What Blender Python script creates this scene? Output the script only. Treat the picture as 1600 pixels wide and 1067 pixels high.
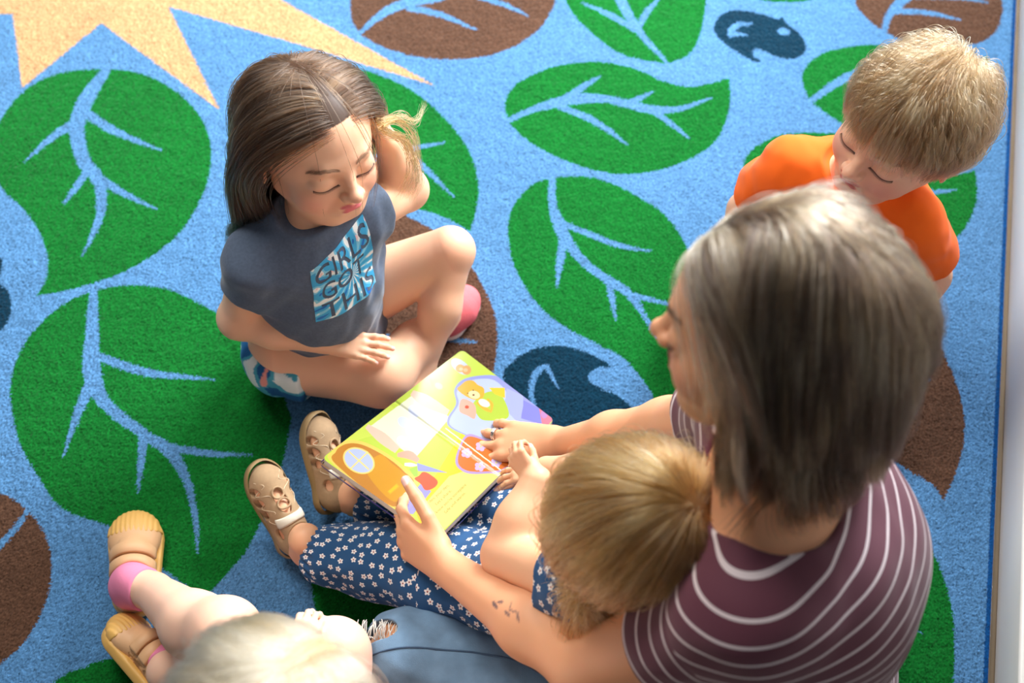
import bpy, math, time
import numpy as np
from mathutils import Vector, Matrix

for _o in list(bpy.data.objects):
    bpy.data.objects.remove(_o, do_unlink=True)
SC = bpy.context.scene
COL = SC.collection
RNG = np.random.default_rng(7)

# ------------------------------------------------------------------ camera
CAM_H, FPX, PITCH = 1.85, 2000.0, math.radians(60)
cam_data = bpy.data.cameras.new('camera')
cam_data.sensor_width = 36.0
cam_data.lens = FPX * 36.0 / 1600.0
cam_data.dof.use_dof = True
cam_data.dof.focus_distance = 1.76
cam_data.dof.aperture_fstop = 3.2
cam_data.clip_start = 0.05
cam = bpy.data.objects.new('camera', cam_data)
cam.location = (0, 0, CAM_H)
cam.rotation_euler = (math.pi / 2 - PITCH, 0, 0)
COL.objects.link(cam)
SC.camera = cam

# ------------------------------------------------------------------ light
world = bpy.data.worlds.new('world')
SC.world = world
world.use_nodes = True
world.node_tree.nodes['Background'].inputs[0].default_value = (0.86, 0.93, 1.0, 1)
world.node_tree.nodes['Background'].inputs[1].default_value = 0.15

def area(name, loc, target, sx, sy, power, color):
    ld = bpy.data.lights.new(name, 'AREA')
    ld.shape = 'RECTANGLE'; ld.size = sx; ld.size_y = sy
    ld.energy = power; ld.color = color
    lo = bpy.data.objects.new(name, ld)
    lo.location = loc
    d = Vector(target) - Vector(loc)
    lo.rotation_euler = d.to_track_quat('-Z', 'Y').to_euler()
    COL.objects.link(lo)
    return lo
# daylight through windows beyond the top of the picture and to the right
area('window_daylight', (0.10, 3.7, 2.16), (-0.1, 0.8, 0.15), 0.34, 0.30, 26, (0.95, 0.98, 1.0))
area('window_daylight_second', (1.45, 2.9, 1.75), (0.0, 1.3, 0.0), 1.2, 1.3, 270, (0.95, 0.98, 1.0))
area('window_daylight_side', (2.7, 1.0, 2.3), (0.2, 0.8, 0.2), 1.4, 1.2, 60, (1.0, 0.98, 0.95))
# recessed ceiling light
area('ceiling_light', (-0.9, 2.1, 2.75), (-0.7, 1.8, 0.0), 1.2, 0.6, 70, (1.0, 0.95, 0.88))
SC.view_settings.view_transform = 'Standard'
SC.view_settings.look = 'None'
SC.view_settings.gamma = 1.0
SC.view_settings.use_curve_mapping = False
SC.view_settings.exposure = 0.0

# ------------------------------------------------------------------ helpers
CAMO = np.array([0, 0, CAM_H])
CR = np.array([1.0, 0, 0])
CU = np.array([0, math.sin(PITCH), math.cos(PITCH)])
CF = np.array([0, math.cos(PITCH), -math.sin(PITCH)])

def P(u, v, h):
    """point of height h seen at picture position (u, v)"""
    d = CF + CR * (u - 800.0) / FPX + CU * (533.5 - v) / FPX
    return CAMO + d * (h - CAM_H) / d[2]

def proj(p):
    q = np.asarray(p, float) - CAMO
    z = q @ CF
    return 800 + FPX * (q @ CR) / z, 533.5 - FPX * (q @ CU) / z

def V3(*a): return np.array(a, float)
def nrm(v):
    v = np.asarray(v, float)
    return v / (np.linalg.norm(v, axis=-1, keepdims=True) + 1e-12)
def s2l(c):
    """sRGB 0-255 to linear"""
    c = np.asarray(c, float) / 255.0
    return np.where(c <= 0.04045, c / 12.92, ((c + 0.055) / 1.055) ** 2.4)

def frame(fwd, up):
    """columns: right (x), forward (y), up (z)"""
    y = nrm(fwd); x = nrm(np.cross(y, up)); z = np.cross(x, y)
    return np.stack([x, y, z], 1)

# ------------------------------------------------------------------ signed distance shapes
class RC:
    def __init__(s, a, b, ra, rb=None):
        s.a = np.asarray(a, float); s.b = np.asarray(b, float)
        s.ra = ra; s.rb = ra if rb is None else rb
    def __call__(s, X):
        ab = s.b - s.a; t = np.clip(((X - s.a) @ ab) / (ab @ ab + 1e-12), 0, 1)
        return np.linalg.norm(X - s.a - t[..., None] * ab, axis=-1) - (s.ra + (s.rb - s.ra) * t)
    def box(s):
        r = max(s.ra, s.rb)
        return np.minimum(s.a, s.b) - r, np.maximum(s.a, s.b) + r
    def grow(s, d): return RC(s.a, s.b, s.ra + d, s.rb + d)

class EL:
    def __init__(s, c, r, R=None):
        s.c = np.asarray(c, float); s.r = np.asarray(r, float) * np.ones(3)
        s.R = np.eye(3) if R is None else R
    def __call__(s, X):
        q = (X - s.c) @ s.R
        k0 = np.linalg.norm(q / s.r, axis=-1); k1 = np.linalg.norm(q / s.r ** 2, axis=-1)
        return np.where(k0 < 1e-6, -s.r.min(), k0 * (k0 - 1) / (k1 + 1e-9))
    def box(s):
        m = s.r.max(); return s.c - m, s.c + m
    def grow(s, d): return EL(s.c, s.r + d, s.R)

class BX:
    def __init__(s, c, half, R=None, rad=0.0):
        s.c = np.asarray(c, float); s.h = np.asarray(half, float); s.rad = rad
        s.R = np.eye(3) if R is None else R
    def __call__(s, X):
        q = np.abs((X - s.c) @ s.R) - (s.h - s.rad)
        return np.linalg.norm(np.maximum(q, 0), axis=-1) + np.minimum(q.max(-1), 0) - s.rad
    def box(s):
        m = np.linalg.norm(s.h); return s.c - m, s.c + m
    def grow(s, d): return BX(s.c, s.h + d, s.R, s.rad + d)

class PL:
    """half space: keeps the side opposite to n"""
    def __init__(s, p, n): s.p = np.asarray(p, float); s.n = nrm(n)
    def __call__(s, X): return (X - s.p) @ s.n
    def box(s): return None
    def grow(s, d): return s

class FN:
    def __init__(s, f): s.f = f
    def __call__(s, X): return s.f(X)
    def box(s): return None

def smin(a, b, k):
    if k <= 0: return np.minimum(a, b)
    h = np.maximum(k - np.abs(a - b), 0) / k
    return np.minimum(a, b) - h * h * k * 0.25
def smax(a, b, k): return -smin(-a, -b, k)

def sd(ops, X, C=None, Rb=0.0):
    """ops: list of (op, shape-or-list, k); op u union, s subtract, i intersect, d displace"""
    d = None
    for op, sh, k in ops:
        if isinstance(sh, list):
            v = sd(sh, X, C, Rb)
        elif C is None or op == 'd' or isinstance(sh, (PL, FN)):
            v = sh(X)
        else:
            dc = sh(C[:, None, :])[:, 0]
            near = dc < Rb + 0.11
            v = np.repeat(dc[:, None], X.shape[1], 1)
            if near.any(): v[near] = sh(X[near])
        if d is None: d = v
        elif op == 'u': d = smin(d, v, k)
        elif op == 's': d = smax(d, -v, k)
        elif op == 'i': d = smax(d, v, k)
        elif op == 'd': d = d + v
    return d

def ops_box(ops):
    lo = np.full(3, 1e9); hi = np.full(3, -1e9)
    for op, sh, k in ops:
        if op != 'u': continue
        b = ops_box(sh) if isinstance(sh, list) else sh.box()
        if b is None: continue
        lo = np.minimum(lo, b[0]); hi = np.maximum(hi, b[1])
    return lo, hi

def grow(ops, d):
    return [(o, grow(s, d) if isinstance(s, list) else s.grow(d), k) for o, s, k in ops if o == 'u']

def mesh_sdf(ops, h=0.003, zmin=None):
    lo, hi = ops_box(ops)
    lo = lo - 0.03; hi = hi + 0.03
    n = 8; bs = n * h
    nb = np.ceil((hi - lo) / bs).astype(int)
    gi = np.stack(np.meshgrid(*[np.arange(m) for m in nb], indexing='ij'), -1).reshape(-1, 3)
    cen = lo + (gi + 0.5) * bs
    Rb = bs * 0.87
    f = np.concatenate([sd(ops, c[:, None, :], c, 0.0)[:, 0] for c in np.array_split(cen, max(1, len(cen) // 60000))])
    keep = np.abs(f) < Rb * 1.5 + 0.006
    gi = gi[keep]; cen = cen[keep]
    l = np.arange(n + 1)
    loc = np.stack(np.meshgrid(l, l, l, indexing='ij'), -1).reshape(-1, 3)
    ckey, cpos, quads = [], [], []
    N = nb * n + 4
    def key(g): return ((g[..., 0] + 1) * N[1] + (g[..., 1] + 1)) * N[2] + (g[..., 2] + 1)
    corners = np.array([[i, j, k] for i in (0, 1) for j in (0, 1) for k in (0, 1)])
    for b0 in range(0, len(gi), 400):
        g = gi[b0:b0 + 400]; c = cen[b0:b0 + 400]
        G = g[:, None, :] * n + loc[None]
        X = lo + G * h
        D = sd(ops, X, c, Rb).reshape(len(g), n + 1, n + 1, n + 1)
        D = np.where(D == 0, 1e-9, D)
        S = D < 0
        cnt = sum(S[:, a:a + n, b:b + n, q:q + n].astype(int) for a, b, q in corners)
        bi, i, j, k = np.nonzero((cnt > 0) & (cnt < 8))
        if len(bi) == 0: continue
        acc = np.zeros((len(bi), 3)); num = np.zeros(len(bi))
        for ax in range(3):
            for u in (0, 1):
                for w in (0, 1):
                    o = [0, 0, 0]; o[(ax + 1) % 3] = u; o[(ax + 2) % 3] = w
                    e = [0, 0, 0]; e[ax] = 1
                    d0 = D[bi, i + o[0], j + o[1], k + o[2]]
                    d1 = D[bi, i + o[0] + e[0], j + o[1] + e[1], k + o[2] + e[2]]
                    m = (d0 < 0) != (d1 < 0)
                    t = np.where(m, d0 / np.where(m, d0 - d1, 1), 0)
                    pt = np.array(o, float)[None] + t[:, None] * np.array(e, float)[None]
                    acc += np.where(m[:, None], pt, 0); num += m
        cell = np.stack([i, j, k], 1) + g[bi] * n
        cpos.append(lo + (cell + acc / num[:, None]) * h)
        ckey.append(key(cell))
        for ax in range(3):
            e = [0, 0, 0]; e[ax] = 1
            A = S[:, :n, :n, :n]
            B = S[:, e[0]:e[0] + n, e[1]:e[1] + n, e[2]:e[2] + n]
            bi, i, j, k = np.nonzero(A != B)
            if len(bi) == 0: continue
            base = np.stack([i, j, k], 1) + g[bi] * n
            e1 = np.zeros(3, int); e1[(ax + 1) % 3] = 1
            e2 = np.zeros(3, int); e2[(ax + 2) % 3] = 1
            q = np.stack([key(base), key(base - e1), key(base - e1 - e2), key(base - e2)], 1)
            flip = ~A[bi, i, j, k]
            q[flip] = q[flip][:, ::-1]
            quads.append(q)
    ckey = np.concatenate(ckey); cpos = np.concatenate(cpos); quads = np.concatenate(quads)
    order = np.argsort(ckey); ks = ckey[order]; V = cpos[order]
    idx = np.searchsorted(ks, quads); idx = np.clip(idx, 0, len(ks) - 1)
    ok = (ks[idx] == quads).all(1)
    Q = idx[ok]
    for _ in range(2):                                   # pull onto the surface
        f0 = sdp(ops, V); e = h * 0.5
        gr = np.stack([sdp(ops, V + np.eye(3)[a] * e) - f0 for a in range(3)], 1) / e
        g2 = (gr ** 2).sum(1) + 1e-3
        st = -f0[:, None] * gr / g2[:, None]
        ln = np.linalg.norm(st, axis=1, keepdims=True)
        V = V + st * np.minimum(1, h * 0.7 / (ln + 1e-12)) * 0.8
    return V, Q

def sdp(ops, V):
    out = np.empty(len(V))
    for a in range(0, len(V), 100000):
        out[a:a + 100000] = sd(ops, V[a:a + 100000][:, None, :], V[a:a + 100000], 0.0)[:, 0]
    return out

def make_mesh(name, V, Q, mat=None, parent=None, attrs=None, smooth=True, nside=4):
    me = bpy.data.meshes.new(name)
    V = np.ascontiguousarray(V, np.float32); Q = np.ascontiguousarray(Q, np.int32)
    me.vertices.add(len(V)); me.vertices.foreach_set('co', V.ravel())
    me.loops.add(Q.size); me.loops.foreach_set('vertex_index', Q.ravel())
    me.polygons.add(len(Q))
    me.polygons.foreach_set('loop_start', np.arange(0, Q.size, Q.shape[1], dtype=np.int32))
    me.polygons.foreach_set('loop_total', np.full(len(Q), Q.shape[1], np.int32))
    if smooth: me.polygons.foreach_set('use_smooth', np.ones(len(Q), bool))
    for an, (kind, data) in (attrs or {}).items():
        a = me.attributes.new(an, kind, 'POINT')
        data = np.ascontiguousarray(data, np.float32)
        if kind == 'FLOAT_COLOR':
            if data.shape[1] == 3: data = np.hstack([data, np.ones((len(data), 1), np.float32)])
            a.data.foreach_set('color', data.astype(np.float32).ravel())
        elif kind == 'FLOAT_VECTOR': a.data.foreach_set('vector', data.ravel())
        else: a.data.foreach_set('value', data.ravel())
    me.update(calc_edges=True); me.validate()
    ob = bpy.data.objects.new(name, me)
    if mat: me.materials.append(mat)
    COL.objects.link(ob)
    if parent is not None: ob.parent = parent; ob.matrix_parent_inverse = Matrix.Translation(-parent_loc(parent))
    return ob

def parent_loc(p):
    return Vector(p.location) if p.type == 'EMPTY' else Vector((0, 0, 0))     # meshes keep world coordinates

def empty(name, loc):
    o = bpy.data.objects.new(name, None); o.location = loc; o.empty_display_size = 0.1
    COL.objects.link(o); return o

def tag(o, label=None, cat=None, group=None, kind=None):
    if label: o['label'] = label
    if cat: o['category'] = cat
    if group: o['group'] = group
    if kind: o['kind'] = kind
    return o

def noise(X, f, seed=0):
    """cheap smooth noise in about -1..1"""
    r = np.random.default_rng(seed); out = 0
    for i in range(6):
        d = nrm(r.normal(size=3)) * f * r.uniform(0.6, 1.5); d2 = nrm(r.normal(size=3)) * f * 0.8
        out = out + np.sin(X @ d + r.uniform(0, 6.3) + 1.3 * np.sin(X @ d2 + r.uniform(0, 6.3)))
    return out / 3.2

# ------------------------------------------------------------------ tubes and strands
def tubes(paths, radii, sides=6):
    """paths (S, n, 3), radii (S, n): one tube per path; returns V, Q"""
    S, n, _ = paths.shape
    T = np.gradient(paths, axis=1); T = nrm(T)
    ref = np.where(np.abs(T[:, :1, 2:3]) > 0.9, V3(1, 0, 0), V3(0, 0, 1))
    ref = np.repeat(ref, n, 1)
    A = nrm(np.cross(T, ref)); B = np.cross(T, A)
    ang = np.arange(sides) * 2 * math.pi / sides
    V = paths[:, :, None] + radii[..., None, None] * (np.cos(ang)[:, None] * A[:, :, None] + np.sin(ang)[:, None] * B[:, :, None])
    V = V.reshape(-1, 3)
    i = np.arange(n - 1); j = np.arange(sides)
    q = np.stack(np.broadcast_arrays(i[:, None] * sides + j, i[:, None] * sides + (j + 1) % sides,
                 (i[:, None] + 1) * sides + (j + 1) % sides, (i[:, None] + 1) * sides + j), -1).reshape(-1, 4)
    Q = (np.arange(S)[:, None, None] * n * sides + q[None]).reshape(-1, 4)
    return V, Q

def spline(pts, n=24, closed=False):
    pts = np.asarray(pts, float)
    m = len(pts)
    if closed: ext = np.concatenate([pts[-1:], pts, pts[:2]]); seg = m
    else: ext = np.concatenate([2 * pts[:1] - pts[1:2], pts, 2 * pts[-1:] - pts[-2:-1]]); seg = m - 1
    t = np.linspace(0, seg, n, endpoint=not closed)
    i = np.minimum(t.astype(int), seg - 1); u = (t - i)[:, None]
    p0, p1, p2, p3 = ext[i], ext[i + 1], ext[i + 2], ext[i + 3]
    return 0.5 * ((2 * p1) + (-p0 + p2) * u + (2 * p0 - 5 * p1 + 4 * p2 - p3) * u ** 2 + (-p0 + 3 * p1 - 3 * p2 + p3) * u ** 3)

def tube(name, pts, r, mat, parent, sides=8, n=40, closed=False, taper=None):
    p = spline(pts, n, closed)
    if closed: p = np.concatenate([p, p[:1]])
    rr = np.full(len(p), r) if taper is None else np.interp(np.linspace(0, 1, len(p)), np.linspace(0, 1, len(taper)), taper) * r
    p = np.concatenate([p[:1], p, p[-1:]]); rr = np.concatenate([[rr[0] * 0.02], rr, [rr[-1] * 0.02]]) if not closed else np.concatenate([rr[:1], rr, rr[-1:]])
    T = nrm(np.gradient(p, axis=0)); 
    p[0] = p[1] - T[1] * r * 0.01; p[-1] = p[-2] + T[-2] * r * 0.01
    V, Q = tubes(p[None], rr[None], sides)
    return make_mesh(name, V, Q, mat, parent)

# ------------------------------------------------------------------ 2D painting into point colours
def inpoly(px, py, poly):
    res = np.zeros(px.shape, bool)
    x0, y0 = poly.min(0); x1, y1 = poly.max(0)
    m = (px >= x0) & (px <= x1) & (py >= y0) & (py <= y1)
    if not m.any(): return res
    x = px[m]; y = py[m]; c = np.zeros(len(x), bool)
    for a, b in zip(poly, np.roll(poly, -1, 0)):
        if a[1] == b[1]: continue
        t = (y - a[1]) / (b[1] - a[1])
        c ^= ((a[1] > y) != (b[1] > y)) & (x < a[0] + t * (b[0] - a[0]))
    res[m] = c
    return res

def stroke(pts):
    """pts (x, y, width) -> polygon"""
    p = spline(pts, 6 * len(pts)); c = p[:, :2]; w = np.maximum(p[:, 2:3], 0.3) * 0.5
    T = nrm(np.gradient(c, axis=0)); Nn = np.stack([-T[:, 1], T[:, 0]], 1)
    return np.concatenate([c + Nn * w, (c - Nn * w)[::-1]])

def ellp(cx, cy, rx, ry, rot=0, n=40):
    a = np.linspace(0, 2 * math.pi, n, endpoint=False); r = math.radians(rot)
    x, y = rx * np.cos(a), ry * np.sin(a)
    return np.stack([cx + x * math.cos(r) - y * math.sin(r), cy + x * math.sin(r) + y * math.cos(r)], 1)

# ------------------------------------------------------------------ materials
def mat_new(name):
    m = bpy.data.materials.new(name); m.use_nodes = True
    return m, m.node_tree, m.node_tree.nodes['Principled BSDF']

def mat(name, col=(200, 200, 200), rough=0.6, attr=None, bump=0.0, bscale=400, sheen=0.0, sss=0.0, spec=0.5,
        metal=0.0, var=0.0, vscale=60, coat=0.0, sheen_tint=(1, 1, 1), bdist=0.001, sssr=(1.0, 0.35, 0.2), aniso=0.0, srough=0.4):
    m, nt, b = mat_new(name); N = nt.nodes; L = nt.links
    c = s2l(col)
    if attr:
        a = N.new('ShaderNodeAttribute'); a.attribute_name = attr; src = a.outputs['Color']
    else:
        a = N.new('ShaderNodeRGB'); a.outputs[0].default_value = (*c, 1); src = a.outputs[0]
    if var > 0:
        t = N.new('ShaderNodeTexCoord'); nz = N.new('ShaderNodeTexNoise'); nz.inputs['Scale'].default_value = vscale
        nz.inputs['Detail'].default_value = 5
        L.new(t.outputs['Object'], nz.inputs['Vector'])
        mr = N.new('ShaderNodeMapRange'); mr.inputs[1].default_value = 0.25; mr.inputs[2].default_value = 0.75
        mr.inputs[3].default_value = 1 - var; mr.inputs[4].default_value = 1 + var
        L.new(nz.outputs[0], mr.inputs[0])
        mx = N.new('ShaderNodeVectorMath'); mx.operation = 'SCALE'
        L.new(src, mx.inputs[0]); L.new(mr.outputs[0], mx.inputs['Scale']); src = mx.outputs[0]
    L.new(src, b.inputs['Base Color'])
    b.inputs['Roughness'].default_value = rough; b.inputs['Metallic'].default_value = metal
    b.inputs['Specular IOR Level'].default_value = spec
    b.inputs['Sheen Weight'].default_value = sheen; b.inputs['Sheen Roughness'].default_value = srough
    b.inputs['Sheen Tint'].default_value = (*sheen_tint, 1)
    b.inputs['Coat Weight'].default_value = coat; b.inputs['Coat Roughness'].default_value = 0.08
    if aniso: b.inputs['Anisotropic'].default_value = aniso
    if sss > 0:
        b.inputs['Subsurface Weight'].default_value = sss; b.inputs['Subsurface Scale'].default_value = 0.008
        b.inputs['Subsurface Radius'].default_value = sssr
    if bump > 0:
        t = N.new('ShaderNodeTexCoord'); nz = N.new('ShaderNodeTexNoise'); nz.inputs['Scale'].default_value = bscale
        nz.inputs['Detail'].default_value = 3
        L.new(t.outputs['Object'], nz.inputs['Vector'])
        bp = N.new('ShaderNodeBump'); bp.inputs['Strength'].default_value = bump; bp.inputs['Distance'].default_value = bdist
        L.new(nz.outputs[0], bp.inputs['Height']); L.new(bp.outputs[0], b.inputs['Normal'])
    return m
# ================================================================== the setting
RUGZ = 0.012
m_floor = mat('vinyl_floor', (150, 132, 110), 0.45, var=0.12, vscale=14)
m_wall = mat('white_paint', (250, 250, 248), 0.5, bump=0.1, bscale=90)
m_trim = mat('white_gloss_trim', (252, 251, 247), 0.35)

# the room runs along the rug edge
E0 = P(1587, 0, 0)[:2]; E1 = P(1542, 1067, 0)[:2]
RD = nrm(E0 - E1); RN = np.array([RD[1], -RD[0]])          # along the rug edge, and out to the right
def boxmesh(name, c, hx, hy, z0, z1, m, bev=0.0, parent=None):
    """box aligned with the room: c centre (x, y), hx half size across, hy half size along the rug edge"""
    R = np.stack([V3(RN[0], RN[1], 0), V3(RD[0], RD[1], 0), V3(0, 0, 1)], 1)
    V = []
    for z in (z0, z1):
        for a, b in ((-1, -1), (1, -1), (1, 1), (-1, 1)):
            V.append(R @ V3(a * hx, b * hy, 0) + V3(c[0], c[1], z))
    Q = [[0, 3, 2, 1], [4, 5, 6, 7], [0, 1, 5, 4], [1, 2, 6, 5], [2, 3, 7, 6], [3, 0, 4, 7]]
    o = make_mesh(name, V, Q, m, parent, smooth=False)
    if bev:
        md = o.modifiers.new('bevel', 'BEVEL'); md.width = bev; md.segments = 3
    return o
mid = (E0 + E1) / 2
tag(boxmesh('floor', mid - RN * 1.2, 2.6, 3.2, -0.05, 0.0, m_floor), kind='structure')
W0, W1 = P(1592, 0, 0)[:2], P(1552, 1067, 0)[:2]
RD = nrm(W0 - W1); RN = np.array([RD[1], -RD[0]]); off = (W1 - mid) @ RN
tag(boxmesh('baseboard_right', mid + RN * (off + 0.012), 0.012, 3.2, 0, 0.11, m_trim, 0.006), kind='structure')
tag(boxmesh('wall_right', mid + RN * (off + 0.024 + 0.05), 0.05, 3.2, 0, 1.1, m_wall), kind='structure')
tag(boxmesh('trim_1', mid + RN * (off + 0.024 + 0.05), 0.075, 3.2, 1.1, 1.13, m_trim, 0.006), kind='structure')

# ================================================================== rug
BLUE, GREEN, BROWN, TAN, NAVY = (78, 124, 168), (8, 98, 34), (84, 59, 45), (188, 148, 106), (3, 44, 64)
BIND = (8, 66, 122)
def closed(pts, n=None): return spline(pts, n or len(pts) * 8, True)
SH = []   # (colour, polygon in picture coordinates of the rug plane)
def leaf(col, pts, veins=(), smooth=True):
    SH.append((col, closed(pts) if smooth else np.asarray(pts, float)))
    for v in veins: SH.append((BLUE, stroke(v)))
def leaf_tip(col, segs, veins=()):
    """outline made of open splines that meet in sharp corners"""
    SH.append((col, np.concatenate([spline(s, len(s) * 8) for s in segs])))
    for v in veins: SH.append((BLUE, stroke(v)))
leaf(TAN, [(-260, -260), (-230, 15), (20, 22), (34, 138), (158, 36), (343, 172), (263, 10), (470, 70), (680, 134), (440, 0), (400, -260)], smooth=False)
leaf_tip(GREEN, [[(57, 462), (72, 435), (74, 400), (60, 360), (35, 325), (8, 300), (-12, 265), (-12, 220), (5, 180), (40, 140), (90, 115), (165, 108),
         (230, 118), (290, 155), (322, 200), (330, 250), (318, 300), (285, 358), (240, 398), (180, 430), (110, 452), (57, 462)]],
     [[(170, 104, 12), (135, 155, 24), (120, 200, 24), (130, 250, 22), (155, 285, 20), (155, 340, 13), (128, 400, 2)],
      [(128, 172, 14), (180, 205, 12), (253, 235, 2)], [(120, 190, 14), (80, 215, 10), (38, 253, 2)],
      [(138, 265, 12), (120, 290, 10), (98, 320, 3)], [(150, 275, 14), (190, 300, 10), (245, 327, 2)]])
leaf_tip(GREEN, [[(320, 935), (250, 885), (178, 826), (100, 796), (60, 745), (30, 690), (17, 625), (20, 579), (46, 526), (93, 479), (146, 455), (199, 446),
         (265, 453), (345, 493), (411, 545), (451, 638), (451, 678), (431, 758), (391, 850), (358, 892), (320, 935)]],
     [[(146, 450, 12), (144, 525, 22), (144, 585, 28), (166, 632, 20), (225, 678, 16), (265, 705, 20), (292, 751, 13), (305, 811, 9), (309, 867, 2)],
      [(150, 556, 14), (232, 582, 12), (338, 593, 2)], [(141, 600, 20), (119, 652, 12), (98, 715, 2)],
      [(224, 685, 16), (215, 771, 3)], [(262, 698, 12), (325, 708, 10), (396, 711, 2)]])
leaf(BROWN, [(0, 772), (40, 795), (70, 835), (80, 880), (75, 930), (50, 985), (20, 1020), (-30, 1050), (-90, 1000), (-110, 900), (-60, 790)],
     [[(48, 790, 7), (20, 830, 10), (-40, 890, 14)]])
leaf(GREEN, [(80, 1080), (130, 1042), (190, 1027), (260, 1040), (310, 1110), (260, 1190), (120, 1190)])
leaf(NAVY, [(-2, 400), (4, 412), (-2, 440), (12, 455), (17, 480), (8, 508), (-30, 530), (-70, 500), (-60, 430), (-30, 405)])
leaf_tip(GREEN, [[(735, 362), (700, 342), (650, 326), (590, 322), (530, 330), (500, 250), (500, 160), (555, 112), (600, 120), (650, 145), (700, 190),
         (735, 240), (748, 300), (735, 362)]],
     [[(560, 262, 14), (610, 240, 12), (695, 222, 3)], [(600, 215, 16), (655, 255, 10), (710, 308, 3)]])
leaf(BROWN, [(585, 325), (640, 340), (700, 375), (745, 430), (775, 500), (772, 575), (745, 625), (680, 660), (600, 640), (540, 560), (530, 420)],
     [[(600, 530, 14), (690, 529, 11), (745, 535, 3)]])
leaf_tip(BROWN, [[(563, 54), (548, 20), (560, -40), (640, -110), (760, -110), (850, -50), (868, -5), (855, 28), (830, 56), (780, 82), (720, 92), (660, 90), (600, 74), (563, 54)]],
     [[(556, 56, 5), (600, 20, 13), (640, 3, 15), (700, -10, 14), (780, -50, 6)], [(635, 11, 10), (690, 23, 9), (745, 47, 2)], [(725, -12, 8), (790, 8, 7), (825, 24, 2)]])
leaf_tip(GREEN, [[(1043, 100), (975, 86), (930, 56), (895, 20), (880, -20), (900, -80), (980, -110), (1060, -80), (1100, -20), (1100, 25), (1090, 65), (1072, 88), (1043, 100)]],
     [[(1046, 102, 4), (1000, 50, 11), (968, -5, 16), (955, -60, 6)], [(1003, 54, 6), (960, 27, 9), (908, 3, 2)], [(995, 48, 8), (1010, 20, 10), (1035, -8, 3)]])
def c7(pts): return [(1080 + x / 3.077, y / 3.077) for x, y in pts]
leaf(NAVY, c7([(110, 120), (140, 75), (200, 50), (280, 55), (350, 70), (415, 92), (440, 84), (458, 112), (520, 160), (552, 220), (540, 260), (490, 282),
               (420, 275), (350, 245), (315, 232), (296, 245), (303, 270), (338, 298), (290, 290), (220, 250), (150, 200), (115, 160)]),
     [[(1176, 37, 3), (1155, 38, 8), (1142, 47, 9), (1139, 57, 5)], [(1139, 57, 5), (1150, 53, 7), (1168, 55, 2)]])
SH.append((BLUE, ellp(1225, 49, 10, 5.5, 10)))
leaf_tip(GREEN, [[(793, 189), (789, 161), (799, 139), (825, 120), (862, 105), (907, 97), (952, 98), (997, 109), (1035, 126), (1072, 135), (1102, 132), (1139, 122)],
         [(1139, 122), (1141, 150), (1136, 184), (1117, 221), (1080, 247), (1027, 266), (971, 272), (915, 262), (859, 240), (817, 214), (793, 189)]],
     [[(790, 190, 8), (832, 171, 10), (866, 161, 15), (900, 154, 17), (945, 154, 12), (982, 163, 13), (1020, 171, 13), (1065, 169, 8), (1113, 152, 2)],
      [(885, 152, 10), (915, 133, 9), (939, 118, 2)], [(866, 163, 8), (915, 182, 10), (949, 202, 8), (982, 227, 2)],
      [(984, 161, 12), (1021, 143, 2)], [(1018, 172, 8), (1046, 191, 8), (1078, 217, 2)]])
leaf(GREEN, [(862, 278), (892, 275), (930, 278), (967, 291), (1005, 312), (1035, 332), (1070, 380), (1090, 450), (1098, 560), (1080, 650), (1045, 665),
             (1027, 647), (1020, 617), (997, 584), (971, 557), (937, 539), (892, 516), (851, 486), (821, 449), (802, 411), (795, 377), (795, 340), (810, 310), (836, 286)],
     [[(863, 274, 10), (863, 317, 12), (874, 351, 19), (889, 381, 17), (915, 411, 13), (949, 437, 13), (982, 458, 13), (1005, 490, 9), (1032, 535, 2)],
      [(876, 348, 8), (922, 366, 9), (967, 383, 8), (1020, 393, 2)], [(880, 376, 14), (874, 415, 11), (870, 451, 2)],
      [(951, 438, 12), (957, 471, 9), (963, 503, 2)], [(980, 457, 8), (1012, 467, 8), (1060, 478, 4)]])
leaf(NAVY, [(787, 587), (802, 565), (832, 546), (870, 540), (904, 546), (930, 557), (956, 573), (937, 574), (921, 583), (922, 596), (945, 610), (967, 619),
            (988, 640), (995, 670), (940, 710), (860, 715), (800, 660)],
     [[(855, 569, 5), (838, 583, 10), (830, 610, 9), (836, 640, 6), (848, 658, 3)], [(853, 571, 9), (872, 606, 3)]])
leaf(BROWN, [(1337, 0), (1343, 16), (1360, 33), (1382, 49), (1405, 60), (1431, 68), (1463, 72), (1502, 72), (1535, 65), (1556, 49), (1564, 29), (1566, 5),
             (1550, -50), (1480, -90), (1390, -80), (1345, -40)],
     [[(1381, 52, 9), (1387, 29, 11), (1398, 13, 14), (1420, -8, 16), (1470, -45, 8)], [(1400, 17, 9), (1450, 20, 8), (1502, 31, 2)], [(1430, -6, 8), (1500, -4, 7), (1545, 4, 2)]])
leaf_tip(GREEN, [[(1267, 158), (1254, 130), (1257, 107), (1281, 86), (1314, 75), (1356, 70), (1405, 75), (1450, 90), (1500, 98), (1541, 88)],
                 [(1541, 88), (1558, 114), (1564, 143), (1558, 175), (1520, 215), (1440, 232), (1370, 220), (1324, 197), (1295, 180), (1267, 158)]],
     [[(1264, 160, 9), (1305, 131, 12), (1335, 119, 15), (1400, 122, 12), (1480, 140, 5)], [(1325, 123, 12), (1366, 88, 2)], [(1340, 122, 6), (1390, 105, 3)]])
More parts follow.
